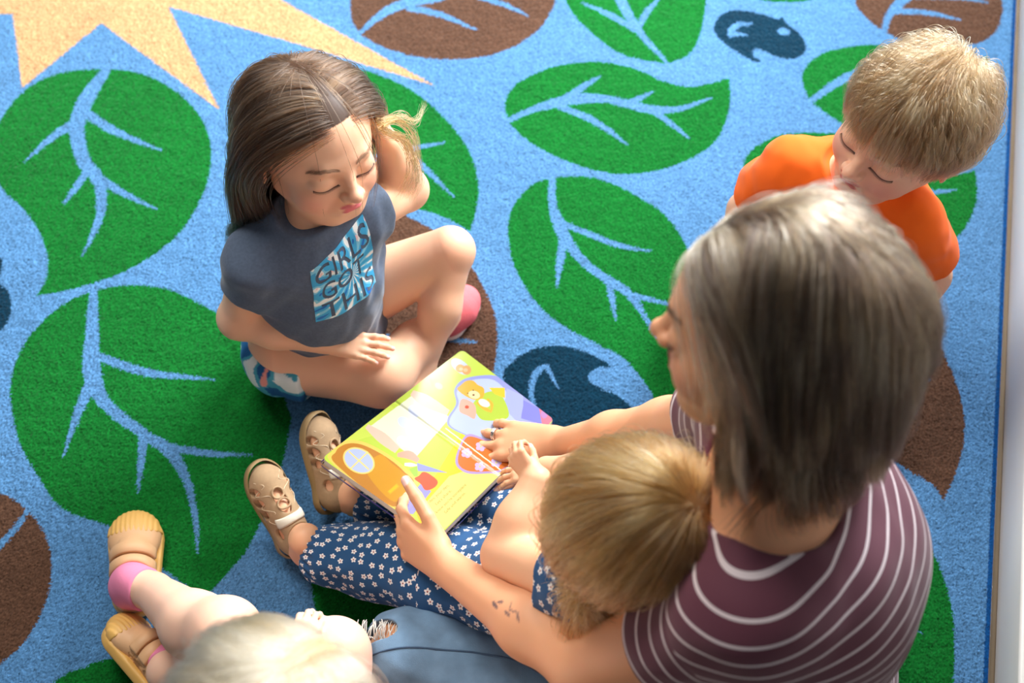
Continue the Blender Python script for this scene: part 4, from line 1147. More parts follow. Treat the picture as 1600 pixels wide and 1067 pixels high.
def toddler():
    rng = np.random.default_rng(31)
    root = empty('person', (.10, .58, .10))
    tag(root, 'toddler in blue floral romper and tan sandals seated on the lap of the woman', 'person')
    f = Fr((.136, .518, .560), (-.86, .18, -.42), (-.36, .04, .93), .190)
    head = head_ops(f)
    shL, shR = P(930, 925, .395), P(1000, 770, .395)
    nb = (shL + shR) / 2 + V3(0, 0, .025)
    pel = V3(.12, .575, .19)
    LR = nrm(shR - shL); ax = nrm(nb - pel); fw = nrm(np.cross(ax, LR)); TR = np.stack([LR, fw, ax], 1)
    torso = [('u', EL(pel, (.09, .085, .085), TR), 0), ('u', EL(pel * .5 + nb * .5, (.085, .078, .10), TR), .05), ('u', RC(shR, shL, .034), .05)]
    kn, an = P(692, 897, .125), P(482, 858, .062)
    kf, af = P(742, 800, .085), P(556, 778, .060)
    hn, hf_ = P(872, 925, .20), P(915, 845, .17)
    eL, wL = P(793, 868, .285), P(838, 752, .325)
    armL = [('u', RC(shL, eL, .036, .032), 0), ('u', RC(eL, eL * .55 + wL * .45, .033, .030), .012), ('u', RC(eL * .55 + wL * .45, wL, .030, .021), .02)]
    hf = nrm(P(808, 716, .335) - wL)
    ho, mk = hand(wL, hf, nrm(V3(-.6, -.3, .7)), False, .080, curl=(45, 55, 35), spread=4, thumb=dict(base=(.12, .16, -.05), d=(.35, .85, -.45), L=(.18, .13, .11), bend=(0, 15, 20), to=(-.6, .6, -.6)))
    eR, wR = P(900, 745, .27), P(855, 735, .24)
    armR = [('u', RC(shR, eR, .036, .030), 0), ('u', RC(eR, wR, .030, .02), .012)]
    hR_, mk3 = hand(wR, nrm(V3(-.8, .1, -.3)), V3(0, 0, 1), True, .085, curl=(15, 20, 15))
    hl1, to1 = P(466, 866, .030), P(407, 742, .105)
    hl2, to2 = P(516, 800, .030), P(490, 662, .105)
    up1, up2 = V3(.45, -.25, .85), V3(.75, -.15, .62)
    foot1 = sandal(root, hl1, to1, up1, .150, 'tan sandal with off-white strap, nearer foot')
    foot2 = sandal(root, hl2, to2, up2, .150, 'tan sandal with off-white strap, farther foot')
    def ankle(fr_heel, fr_toe, up, a):
        F_ = Fr(fr_heel, fr_toe - fr_heel, up, .150); return F_.p(0, .17, .40)
    an2, af2 = ankle(hl1, to1, up1, an), ankle(hl2, to2, up2, af)
    body = [('u', torso, 0), ('u', RC(nb, f.p(0, -.06, -.25), .036), .02), ('u', RC(hn, kn, .055, .042), .02), ('u', RC(kn, an, .040, .026), .02), ('u', RC(hf_, kf, .055, .042), .01),
            ('u', RC(kf, af, .040, .026), .01), ('u', RC(an, an2, .025, .024), .01), ('u', RC(af, af2, .025, .024), .01), ('u', foot1, .01), ('u', foot2, .01),
            ('u', armR, .01), ('u', hR_, .006), ('u', armL, .01), ('u', ho, .006), ('u', head, .02), ('i', PL((0, 0, RUGZ + .001), (0, 0, -1)), .004)]
    HL = hairline(.24, -.02, -.32); SRC = ((0, -.47, .24), (0, -.44, .28))
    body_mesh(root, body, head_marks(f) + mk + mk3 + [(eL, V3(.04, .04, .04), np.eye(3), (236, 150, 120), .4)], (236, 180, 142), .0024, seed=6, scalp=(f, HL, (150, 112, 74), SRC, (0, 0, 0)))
    segs = [(hn, kn, .062, 0, 0), (kn, an, .062, np.linalg.norm(kn - hn), 0), (hf_, kf, .06, 1, 1), (kf, af, .06, 1 + np.linalg.norm(kf - hf_), 1), (pel, nb, .09, 2, 2)]
    fold = FN(lambda X: -.0045 * noise(X, 48, 51) - .0015 * noise(X, 130, 52))
    cn, cf = an + nrm(kn - an) * .012, af + nrm(kf - af) * .012
    leg = lambda h, k, c, s=1: [('u', RC(h, k, .082 * s, .066 * s), 0), ('u', RC(k, c * .85 + k * .15, .066 * s, .046 * s), .03), ('u', RC(c * .85 + k * .15, c, .044 * s, .032), .012), ('i', PL(c, c - k), .003)]
    trous = [('u', leg(hn, kn, cn), 0), ('u', leg(hf_, kf, cf, .80), .015), ('u', EL(pel, (.11, .10, .10), TR), .04), ('i', PL((0, 0, RUGZ + .002), (0, 0, -1)), .004),
             ('i', PL(pel + ax * .06, ax), .01), ('d', fold, 0),
             ('d', FN(lambda X: sum(.002 * np.exp(-(((X - c) @ nrm(k - c) - .012) / .012) ** 2) * np.sin(26 * np.arctan2((X - c)[..., 2], (X - c) @ nrm(np.cross(k - c, V3(0, 0, 1))))) for c, k in ((cn, kn), (cf, kf)))), 0)]
    cloth('trousers', trous, root, m_flor, .0025, lambda V: {'uvw': ('FLOAT_VECTOR', limb_uv(V, segs))})
    tp = [('u', grow(torso, .008), 0), ('u', [('u', RC(shL, shL * .55 + eL * .45, .046, .050), 0), ('i', PL(shL * .62 + eL * .38, eL - shL), .003)], .01),
          ('u', [('u', RC(shR, shR * .55 + eR * .45, .046, .050), 0), ('i', PL(shR * .62 + eR * .38, eR - shR), .003)], .01),
          ('s', EL(nb + V3(0, 0, .04), (.05, .05, .03)), .005), ('d', FN(lambda X: -.003 * noise(X, 80, 55)), 0)]
    cloth('floral_top', tp, root, m_flor, .0025, lambda V: {'uvw': ('FLOAT_VECTOR', limb_uv(V, [(pel, nb, .09), (shL, eL, .04), (shR, eR, .04)]))})
    brow_lash(f, head, root, mat('brow_hair_fair', (170, 130, 96), .5), rng)
    pal = [(126, 82, 44), (164, 116, 64), (192, 144, 86), (214, 172, 112), (234, 204, 152)]
    def length(l, r): return r.uniform(.85, 1.15, len(l)) * np.where(l[:, 1] > .1, .95, 1.15) * np.where(l[:, 0] < -.1, 1.3, 1.0)
    bodyc = [('u', RC(shR, shL, .045, .045), 0), ('u', EL(pel * .4 + nb * .6, (.10, .09, .12), TR), .03)]
    hair('hair', root, f, head_ops(f, detail=False), bodyc, 32000, length, SRC, pal, rng, HL, m_hair, steps=20, grav=.34, volume=.08,
         clumps=260, clump=.60, curl=.035, lift=.03, inward=.30, rad=.00034, tone=.60)
toddler()
# ================================================================== boy in the orange T-shirt
def boy():
    rng = np.random.default_rng(41)
    root = empty('person', (.52, 1.10, RUGZ))
    tag(root, 'boy in bright orange T-shirt looking down, sitting near the rug edge', 'person')
    f = Fr((.535, 1.118, .495), (-.78, -.64, .10), (.20, .04, .97), .214)
    head = head_ops(f)
    shR, shL = P(1238, 268, .355), P(1415, 350, .355)
    nb = (shR + shL) / 2 + V3(.01, .015, .035)
    pel = V3(nb[0] + .03, nb[1] + .03, .11)
    LR = nrm(shR - shL); ax = nrm(nb - pel); fw = nrm(np.cross(ax, LR)); TR = np.stack([LR, fw, ax], 1)
    torso = [('u', EL(pel, (.10, .085, .085), TR), 0), ('u', EL(pel * .5 + nb * .5, (.092, .078, .11), TR), .05), ('u', EL(pel * .25 + nb * .75, (.10, .07, .08), TR), .05),
             ('u', RC(shR, shL, .036), .05)]
    kR, kL = pel + V3(-.20, -.02, .0), pel + V3(.04, -.23, .0)
    hR, hL = pel + LR * .05, pel - LR * .05
    aR, aL = pel + V3(.0, -.20, -.055), pel + V3(-.13, -.13, -.05)
    eR, wR = P(1168, 330, .22), kR + V3(.02, .0, .06)
    eL, wL = P(1452, 430, .22), kL + V3(.0, .02, .06)
    armR = [('u', RC(shR, eR, .036, .030), 0), ('u', RC(eR, wR, .030, .02), .015)]
    armL = [('u', RC(shL, eL, .036, .030), 0), ('u', RC(eL, wL, .030, .02), .015)]
    h1, m1 = hand(wR, nrm(V3(-.2, -.9, -.3)), V3(0, -.2, 1), True, .118, curl=(14, 20, 14))
    h2, m2 = hand(wL, nrm(V3(-.7, -.6, -.3)), V3(0, -.2, 1), False, .118, curl=(14, 20, 14))
    body = [('u', torso, 0), ('u', RC(nb, f.p(0, -.06, -.25), .038), .02), ('u', RC(hR, kR, .062, .045), .02), ('u', RC(kR, aR, .042, .026), .01),
            ('u', RC(hL, kL, .062, .045), .02), ('u', RC(kL, aL, .042, .026), .006), ('u', RC(aR, aR + V3(.07, .03, -.01), .024, .02), .01), ('u', RC(aL, aL + V3(-.06, .05, -.01), .024, .02), .01),
            ('u', armR, .01), ('u', h1, .006), ('u', armL, .01), ('u', h2, .006), ('u', head, .022), ('i', PL((0, 0, RUGZ + .001), (0, 0, -1)), .004)]
    HL = hairline(.26, .0, -.22); SRC = ((.0, -.34, .34), (.02, -.30, .38))
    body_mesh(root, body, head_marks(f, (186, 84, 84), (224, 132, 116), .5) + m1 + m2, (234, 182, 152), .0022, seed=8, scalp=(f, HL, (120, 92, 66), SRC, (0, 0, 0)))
    m_or = mat('orange_cotton', (255, 108, 12), .9, bump=.25, bscale=900, sheen=.1, bdist=.0005)
    tee = [('u', grow(torso, .010), 0), ('u', [('u', RC(shR, shR * .35 + eR * .65, .050, .054), 0), ('i', PL(shR * .38 + eR * .62, eR - shR), .003)], .02),
           ('u', [('u', RC(shL, shL * .35 + eL * .65, .050, .054), 0), ('i', PL(shL * .38 + eL * .62, eL - shL), .003)], .02), ('u', RC(nb, nb - V3(0, 0, .03), .054, .06), .02),
           ('s', EL(nb + fw * .008 + V3(0, 0, .036), (.060, .060, .034)), .005), ('i', PL(pel + V3(0, 0, -.05), (0, 0, -1)), .02),
           ('d', FN(lambda X: -.003 * noise(X, 55, 61) - .001 * noise(X, 140, 62)), 0)]
    sh = cloth('t_shirt', tee, root, m_or, .0026)
    m_rib = mat('orange_rib', (244, 74, 8), .9)
    t = np.linspace(0, 2 * math.pi, 14, endpoint=False); x1, x2 = LR, fw
    m_kh = mat('navy_cotton', (44, 54, 78), .9, bump=.3, bscale=700)
    cloth('shorts', [('u', EL(pel, (.108, .094, .09), TR), 0), ('u', RC(hR, kR * .6 + hR * .4, .072, .062), .03), ('u', RC(hL, kL * .6 + hL * .4, .072, .062), .03),
          ('i', PL(hR * .45 + kR * .55, kR - hR), .003), ('i', PL(hL * .45 + kL * .55, kL - hL), .003), ('i', PL((0, 0, RUGZ + .002), (0, 0, -1)), .004), ('i', PL(pel + V3(0, 0, .04), (0, 0, 1)), .01)], root, m_kh, .0035)
    brow_lash(f, head, root, mat('brow_hair_ash', (176, 136, 110), .5), rng)
    pal = [(104, 76, 52), (140, 106, 70), (168, 132, 92), (196, 162, 118), (220, 194, 156)]
    def length(l, r): return r.uniform(.85, 1.1, len(l)) * np.clip(.33 + .45 * (.10 - l[:, 1]), .29, .52) * np.where(l[:, 1] < -.36, .7, 1) * np.where((l[:, 2] < .20) & (l[:, 1] < .22), .38, 1.0)
    hair('hair', root, f, head_ops(f, detail=False), None, 34000, length, SRC, pal, rng, HL, m_hair, steps=14, tone=.52, grav=.22, volume=.06,
         clumps=300, clump=.45, curl=.0, lift=-.05, inward=.20, rad=.00032)
boy()

# ================================================================== child in the foreground with pale blonde hair
def blonde():
    rng = np.random.default_rng(51)
    root = empty('person', (-.27, .36, RUGZ))
    tag(root, 'child with pale blonde hair in tan velcro shoes and a pink sock', 'person')
    f = Fr((-.216, .276, .650), (.55, .72, -.30), (.05, .22, .97), .212)
    head = head_ops(f)
    pel = V3(-.27, .27, .11)
    ax = nrm(V3(.1, .06, 1)); nb = pel + ax * .36
    LR = nrm(V3(.80, -.58, 0)); fw = nrm(np.cross(ax, LR))
    if fw @ V3(.6, .7, 0) < 0: fw = -fw
    TR = np.stack([LR, fw, ax], 1)
    shR, shL = nb + LR * .10 - ax * .03, nb - LR * .10 - ax * .03
    torso = [('u', EL(pel, (.10, .085, .085), TR), 0), ('u', EL(pel * .5 + nb * .5, (.09, .078, .13), TR), .05), ('u', RC(shR, shL, .036), .05)]
    kL = P(352, 990, .21); aL = P(240, 925, .095); hL = pel - LR * .06
    kR = P(522, 1022, .20); aR = P(262, 1050, .085); hR = pel + LR * .06
    legL = [('u', RC(hL, kL, .064, .046), 0), ('u', RC(kL, kL * .6 + aL * .4 + V3(.0, -.012, 0), .044, .043), .02), ('u', RC(kL * .6 + aL * .4 + V3(.0, -.012, 0), aL, .043, .027), .02)]
    legR = [('u', RC(hR, kR, .064, .046), 0), ('u', RC(kR, aR, .043, .027), .02)]
    wR = kR + V3(-.036, -.028, .052); eR = shR + V3(.06, -.02, -.15)
    hnd, mk = hand(wR, nrm(V3(.10, .85, -.1)), nrm(V3(-.2, -.1, 1)), True, .100, curl=(22, 40, 26), spread=4)
    armR = [('u', RC(shR, eR, .035, .03), 0), ('u', RC(eR, wR, .030, .02), .012)]
    eL = shL + V3(-.05, -.03, -.16); wL = kL + V3(.05, -.08, .05)
    armL = [('u', RC(shL, eL, .035, .03), 0), ('u', RC(eL, wL, .030, .02), .012)]
    hn2, mk2 = hand(wL, nrm(V3(0, .9, -.2)), V3(0, 0, 1), False, .112, curl=(20, 30, 20))
    body = [('u', torso, 0), ('u', RC(nb, f.p(0, -.06, -.25), .037), .02), ('u', legL, .02), ('u', legR, .008), ('u', armR, .01), ('u', hnd, .006), ('u', armL, .01), ('u', hn2, .006),
            ('u', head, .022), ('i', PL((0, 0, RUGZ + .001), (0, 0, -1)), .004)]
    # shoes
    m_up = mat('tan_leather', (226, 178, 132), .55, bump=.15, bscale=500, bdist=.0005)
    m_so = mat('gum_rubber', (228, 178, 96), .5)
    m_sk = mat('pink_sock', (244, 142, 178), .9, bump=.4, bscale=700, bdist=.0006)
    m_edge = mat('pale_lining', (238, 214, 196), .8)
    ops_feet = []
    for heel, toe, up, ank, lab in ((P(212, 962, .030), P(214, 820, .024), V3(.10, -.05, 1), aL, 'tan velcro shoe planted flat'),
                                    (P(262, 1092, .045), P(182, 985, .045), V3(.80, -.10, .45), aR, 'tan velcro shoe lying on its side')):
        L = np.linalg.norm(toe - heel) + .012
        s = Fr(heel, toe - heel, up, L)
        foot = [('u', s.rc((0, .17, .17), (0, .55, .16), .165, .165), 0), ('u', s.el((.0, .72, .12), (.20, .22, .11)), .06 * L), ('u', s.rc((0, .17, .2), (0.03, .17, .42), .15, .15), .08 * L)]
        ops_feet += [('u', foot, .01), ('u', RC(s.p(0, .18, .35), ank, .027, .027), .008)]
        up_ = grow(foot, .022 * L) + [('u', s.el((0, .74, .11), (.245, .26, .15)), .04 * L)]
        shoe = cloth('shoe', [('u', up_, 0), ('s', s.el((.04, .17, .62), (.24, .27, .30)), .01 * L), ('s', grow(foot, .004 * L), 0), ('i', PL(s.p(0, 0, .0), s.R @ V3(0, 0, -1)), .002)], root, m_up, .002, label=lab)
        sol = [('u', s.rc((0, .19, .02), (0, .74, .02), .215, .262), 0), ('i', PL(s.p(0, 0, .085), s.R @ V3(0, 0, 1)), .004), ('i', PL(s.p(0, 0, -.035), s.R @ V3(0, 0, -1)), .004)]
        cap = [('u', s.el((0, .745, .105), (.256, .272, .162)), 0), ('i', PL(s.p(0, .77, 0), s.R @ V3(0, -1, -.15)), .002), ('i', PL(s.p(0, 0, .0), s.R @ V3(0, 0, -1)), .002),
               ('d', FN(lambda X, s=s: .0005 * np.sin(140 * s.inv(X)[..., 0]) * (s.inv(X)[..., 2] < .9)), 0)]
        cloth('sole', sol, shoe, m_so, .0022)
        cloth('toe_cap', cap, shoe, m_so, .0018)
        srf = grow(up_, .006 * L)
        def onsurf(pts, lift):
            p = s.P(np.array(pts, float))
            for _ in range(14):
                d_, g = grad(srf, p); p = p - g * (d_ - lift)[:, None] * .9
            return p
        for y0 in (.50, .36):
            a = np.linspace(-1.25, 1.25, 22); row = []
            for dy in (-.058, -.045, .045, .058):
                row.append(onsurf(np.stack([.24 * np.sin(a), y0 + dy + .04 * np.cos(a), .14 + .2 * np.cos(a)], 1), .003 if abs(dy) < .05 else .0))
            G = np.stack(row, 1); I = np.arange(88).reshape(22, 4)
            q = np.stack([I[:-1, :-1], I[1:, :-1], I[1:, 1:], I[:-1, 1:]], -1).reshape(-1, 4)
            st = make_mesh('velcro_strap', G.reshape(-1, 3), q, m_up, shoe)
            md = st.modifiers.new('thick', 'SOLIDIFY'); md.thickness = .002; md.offset = 0
            sock = [('u', grow(foot, .012 * L), 0), ('u', RC(s.p(0, .18, .30), ank, .031, .0315), .01), ('i', PL(s.p(0, .18, .3) * .3 + ank * .7, ank - s.p(0, .18, .3)), .003)]
        so_ = cloth('sock', sock, root, m_sk, .0022)
    HL = hairline(.26, .0, -.32); SRC = ((.0, .5, .30), (.0, -.2, .48))
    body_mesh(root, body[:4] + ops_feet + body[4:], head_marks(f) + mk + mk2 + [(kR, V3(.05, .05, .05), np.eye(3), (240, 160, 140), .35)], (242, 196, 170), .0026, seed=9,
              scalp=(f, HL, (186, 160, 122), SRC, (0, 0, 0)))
    m_wh = mat('white_cotton', (236, 232, 228), .9)
    cloth('shirt', [('u', grow(torso, .010), 0), ('u', RC(shR, shR * .5 + eR * .5, .047, .048), .02), ('u', RC(shL, shL * .5 + eL * .5, .047, .048), .02), ('i', PL(shR * .5 + eR * .5, eR - shR), .003),
          ('i', PL(shL * .5 + eL * .5, eL - shL), .003), ('s', EL(nb + V3(0, 0, .035), (.056, .056, .034)), .005)], root, m_wh, .0035)
    cloth('shorts', [('u', EL(pel, (.108, .094, .09), TR), 0), ('u', RC(hR, kR * .35 + hR * .65, .074, .070), .03), ('u', RC(hL, kL * .35 + hL * .65, .074, .070), .03),
          ('i', PL(hR * .7 + kR * .3, kR - hR), .003), ('i', PL(hL * .7 + kL * .3, kL - hL), .003), ('i', PL((0, 0, RUGZ + .002), (0, 0, -1)), .004), ('i', PL(pel + V3(0, 0, .05), (0, 0, 1)), .01)], root, mat('grey_cotton', (120, 124, 130), .9), .0035)
    brow_lash(f, head, root, mat('brow_hair_blonde', (196, 164, 124), .5), rng)
    pal = [(188, 160, 122), (206, 182, 144), (222, 202, 168), (236, 222, 196), (168, 142, 106)]
    def length(l, r): return r.uniform(.9, 1.1, len(l)) * 1.15
    bodyc = [('u', RC(shR, shL, .048, .048), 0), ('u', EL(pel * .35 + nb * .65, (.11, .09, .13), TR), .03)]
    hair('hair', root, f, head_ops(f, detail=False), bodyc, 22000, length, SRC, pal, rng, HL, m_hair, tone=.58, steps=18, grav=.42, volume=.07,
         clumps=420, clump=.35, curl=.01, bias=(0, -.3, 0), lift=.05, inward=.3, rad=.0004,
         sweep=lambda l: np.stack([np.sign(l[:, 0]) * 1.2, -.6 + 0 * l[:, 0], 0 * l[:, 0]], 1) * np.clip((l[:, 1] - .05) / .2, 0, 1)[:, None])
blonde()
# ================================================================== lettering helper
def glyphs(text, align='LEFT'):
    """triangles of a line of text, unit height, from the built-in font"""
    cu = bpy.data.curves.new('t', 'FONT'); cu.body = text; cu.size = 1.0; cu.align_x = align; cu.resolution_u = 4
    ob = bpy.data.objects.new('t', cu); COL.objects.link(ob)
    dg = bpy.context.evaluated_depsgraph_get(); me = ob.evaluated_get(dg).to_mesh(); me.calc_loop_triangles()
    v = np.array([x.co[:2] for x in me.vertices]); t = np.array([x.vertices[:] for x in me.loop_triangles])
    ob.evaluated_get(dg).to_mesh_clear(); bpy.data.objects.remove(ob); bpy.data.curves.remove(cu)
    return v[t]

# ================================================================== picture book
def book():
    A, B, Cc, D = P(503, 716, .185), P(722, 546, .112), P(866, 656, .125), P(682, 842, .228)
    nrmv = nrm(np.cross(Cc - A, B - D)); nrmv = nrmv if nrmv[2] > 0 else -nrmv
    root = empty('picture_book', tuple((A + B + Cc + D) / 4 - nrmv * .016))
    tag(root, 'open board picture book with yellow pages held over the floral trousers', 'book')
    LU, LV = np.linalg.norm(B - A), np.linalg.norm(D - A)
    def at(u, v): u = u[..., None]; v = v[..., None]; return (A * (1 - u) + B * u) * (1 - v) + (D * (1 - u) + Cc * u) * v
    st = .00042; nu, nv = int(LU / st), int(LV / st)
    U, W = np.meshgrid(np.linspace(0, 1, nu), np.linspace(0, 1, nv), indexing='ij')
    X = at(U, W)
    px, py = proj(X.reshape(-1, 3))
    col = np.repeat(s2l((204, 226, 84))[None], nu * nv, 0)
    b6 = lambda p: [(480 + x / 3.335, 540 + y / 3.335) for x, y in p]
    b3 = lambda p: [(660 + x / 7.619, 550 + y / 7.619) for x, y in p]
    b4 = lambda p: [(500 + x / 6.668, 640 + y / 6.668) for x, y in p]
    b6w = lambda p: [(480 + x / 3.335, 540 + y / 3.335, w / 3.335) for x, y, w in p]
    b3w = lambda p: [(660 + x / 7.619, 550 + y / 7.619, w / 7.619) for x, y, w in p]
    b4w = lambda p: [(500 + x / 6.668, 640 + y / 6.668, w / 6.668) for x, y, w in p]
    def el(f, s, cx, cy, rx, ry, rot=0): c = f([(cx, cy)])[0]; return ellp(c[0], c[1], rx / s, ry / s, rot)
    S = []
    add = lambda c, p: S.append((c, np.asarray(p, float)))
    poly = lambda c, f, p: add(c, f(p)); clo = lambda c, f, p: add(c, spline(f(p), len(p) * 7, True))
    poly((216, 232, 96), b6, [(90, 560), (420, 300), (560, 420), (300, 480)])
    poly((248, 248, 214), b6, [(330, 420), (560, 250), (745, 375), (560, 590)])
    for c in ((560, 340), (645, 385), (545, 450), (635, 345), (505, 400), (600, 480), (500, 500)): add((218, 226, 250), el(b6, 3.335, *c, 36, 26, 35))
    add((246, 202, 178), stroke(b6w([(545, 245, 30), (620, 290, 64), (735, 350, 30)])))
    add((248, 208, 184), stroke(b6w([(310, 420, 26), (390, 480, 56), (470, 545, 40)])))
    add((244, 178, 156), stroke(b6w([(470, 570, 20), (530, 570, 44), (580, 600, 24)])))
    poly((252, 214, 40), b6, [(805, 455), (560, 850), (620, 1020), (1020, 650)])
    poly((252, 238, 130), b6, [(740, 680), (590, 850), (640, 1030), (1030, 650), (860, 640)])
    clo((250, 214, 104), b4, [(128, 560), (130, 430), (210, 345), (330, 318), (460, 340), (610, 408), (775, 510), (915, 635), (1020, 780), (765, 1060)])
    clo((206, 138, 56), b4, [(165, 570), (165, 440), (230, 375), (330, 350), (450, 370), (600, 440), (750, 535), (880, 650), (975, 775), (760, 1010)])
    clo((224, 160, 50), b4, [(480, 640), (620, 470), (750, 560), (870, 660), (950, 775), (770, 960)])
    add((252, 222, 130), el(b4, 6.668, 405, 532, 175, 128, 28)); add((192, 202, 238), el(b4, 6.668, 405, 532, 158, 112, 28))
    add((250, 224, 140), stroke(b4w([(300, 435, 16), (510, 625, 16)]))); add((250, 224, 140), stroke(b4w([(500, 440, 16), (320, 615, 16)])))
    add((232, 180, 60), stroke(b4w([(715, 870, 44), (815, 785, 44)]))); add((246, 200, 50), stroke(b4w([(722, 860, 28), (805, 790, 28)])))
    poly((164, 160, 226), b4, [(800, 1067), (1050, 770), (1160, 850), (970, 1090)])
    poly((170, 220, 80), b4, [(930, 620), (1010, 590), (1020, 690), (980, 700)])
    clo((240, 92, 48), b4, [(985, 720), (1030, 690), (1070, 652), (1130, 665), (1225, 745), (1190, 812), (1100, 840), (1050, 775)])
    poly((158, 160, 226), b4, [(1010, 555), (1330, 658), (1020, 640)])
    add((250, 246, 236), stroke(b4w([(880, 570, 30), (950, 575, 40), (1010, 580, 14)])))
    # bed
    clo((160, 164, 230), b3, [(300, 790), (400, 620), (380, 450), (480, 330), (680, 282), (900, 290), (1100, 420), (1390, 650), (1440, 880), (1370, 950), (1100, 1020), (760, 1090), (560, 1010), (330, 900)])
    clo((196, 208, 246), b3, [(330, 790), (430, 620), (410, 470), (520, 360), (690, 320), (860, 340), (1000, 480), (980, 640), (1120, 820), (1280, 900), (1100, 1010), (760, 1080), (560, 1000), (350, 890)])
    poly((140, 140, 224), b3, [(1180, 560), (1390, 670), (1420, 860), (1290, 820), (1180, 790)])
    poly((176, 184, 240), b3, [(1000, 430), (1200, 520), (1200, 640), (1170, 790), (1290, 830), (1380, 940), (1150, 850), (980, 680)])
    clo((190, 214, 76), b3, [(600, 620), (720, 500), (860, 470), (970, 560), (1020, 780), (740, 815), (640, 730)])
    poly((250, 206, 60), b3, [(790, 425), (980, 425), (985, 550), (860, 500)])
    clo((238, 184, 62), b3, [(415, 440), (450, 400), (520, 345), (600, 340), (660, 390), (730, 430), (735, 510), (700, 560), (620, 570), (540, 540), (460, 490)])
    add((250, 226, 170), el(b3, 7.619, 615, 510, 72, 48, 15)); add((120, 70, 40), el(b3, 7.619, 608, 512, 14, 10)); add((90, 60, 40), el(b3, 7.619, 605, 455, 9, 7)); add((90, 60, 40), el(b3, 7.619, 540, 492, 9, 7))
    add((238, 186, 66), stroke(b3w([(650, 600, 30), (740, 670, 44), (825, 715, 20)]))); add((238, 186, 66), stroke(b3w([(770, 560, 24), (825, 620, 34), (822, 700, 20)])))
    add((252, 246, 224), el(b3, 7.619, 735, 608, 72, 42, 25))
    clo((244, 182, 158), b3, [(470, 560), (600, 605), (640, 690), (620, 795), (540, 760), (440, 700)])
    add((214, 84, 50), el(b3, 7.619, 530, 655, 24, 20)); 
    poly((222, 128, 150), b3, [(1385, 655), (1560, 800), (1420, 960), (1370, 930), (1425, 865)]); add((196, 140, 200), el(b3, 7.619, 1450, 740, 40, 50))
    # flowered orange cover
    clo((190, 160, 210), b6, [(835, 462), (785, 545), (775, 620), (830, 664), (920, 668), (1020, 655), (1090, 600), (1060, 520), (940, 490)])
    clo((240, 126, 52), b6, [(838, 475), (795, 550), (788, 615), (835, 652), (920, 656), (1010, 645), (1075, 595), (1050, 530), (940, 500)])
    for c in ((830, 560), (905, 525), (900, 630), (985, 610)):
        for k in range(5): add((214, 190, 236), el(b6, 3.335, c[0] + 17 * math.cos(k * 1.257), c[1] + 15 * math.sin(k * 1.257), 12, 11))
        add((236, 214, 150), el(b6, 3.335, *c, 6, 6))
    # framed bears and a small bird house
    add((206, 216, 240), el(b3, 7.619, 455, 175, 130, 70, 38)); add((232, 176, 100), el(b3, 7.619, 450, 195, 55, 48)); add((226, 164, 90), el(b3, 7.619, 525, 215, 56, 56))
    add((244, 206, 150), el(b3, 7.619, 460, 205, 24, 20)); add((240, 196, 140), el(b3, 7.619, 515, 215, 26, 22))
    poly((226, 178, 60), b3, [(80, 320), (205, 325), (115, 410)]); add((230, 186, 80), el(b3, 7.619, 195, 405, 75, 56, 30)); add((250, 226, 150), el(b3, 7.619, 195, 405, 50, 36, 30))
    poly((230, 186, 70), b3, [(215, 470), (275, 425), (240, 440)])
    for c, p in S: col[inpoly(px, py, p)] = s2l(c)
    col *= .52
    add2 = stroke(b6w([(720, 430, 5), (1010, 650, 5)])); col[inpoly(px, py, add2)] = s2l((250, 240, 180))
    # words of the story
    lines = [('My den, your den,', (664, 793), (702, 759)), ("Let's share,", (682, 790), (706, 767)), ("I know you're someplace", (680, 805), (729, 758)), ('Safe and warm.', (696, 803), (728, 771))]
    for txt, p0, p1 in lines:
        T = glyphs(txt); w = T[..., 0].max(); d = np.array(p1, float) - p0; L = np.linalg.norm(d); d /= L; n = np.array([d[1], -d[0]])
        for tri in T:
            q = np.array(p0) + tri[:, :1] * (L / w) * d + tri[:, 1:] * 6.2 * n
            col[inpoly(px, py, q)] = s2l((120, 100, 44))
    # paper sheet with rounded corners
    r = .008; du = np.minimum(U, 1 - U) * LU; dv = np.minimum(W, 1 - W) * LV
    out = (du < r) & (dv < r) & (np.hypot(r - du, r - dv) > r)
    crease = np.exp(-((U - .5) * LU / .0022) ** 2)
    Xp = X + nrmv * (.0002 - .0016 * crease[..., None])
    I = np.arange(nu * nv).reshape(nu, nv)
    Q = np.stack([I[:-1, :-1], I[:-1, 1:], I[1:, 1:], I[1:, :-1]], -1).reshape(-1, 4)
    Q = Q[~out.ravel()[Q].any(1)]
    if np.cross(B - A, D - A)[2] > 0: Q = Q[:, ::-1]
    Q = Q if np.dot(np.cross(Xp.reshape(-1, 3)[Q[0][1]] - Xp.reshape(-1, 3)[Q[0][0]], Xp.reshape(-1, 3)[Q[0][2]] - Xp.reshape(-1, 3)[Q[0][0]]), nrmv) > 0 else Q[:, ::-1]
    used = np.unique(Q); rm = np.zeros(nu * nv, int); rm[used] = np.arange(len(used))
    m_pg = mat('glossy_printed_board', attr='Col', rough=.13, spec=.5)
    make_mesh('printed_page', Xp.reshape(-1, 3)[used], rm[Q], m_pg, root, {'Col': ('FLOAT_COLOR', col[used])}, smooth=False)
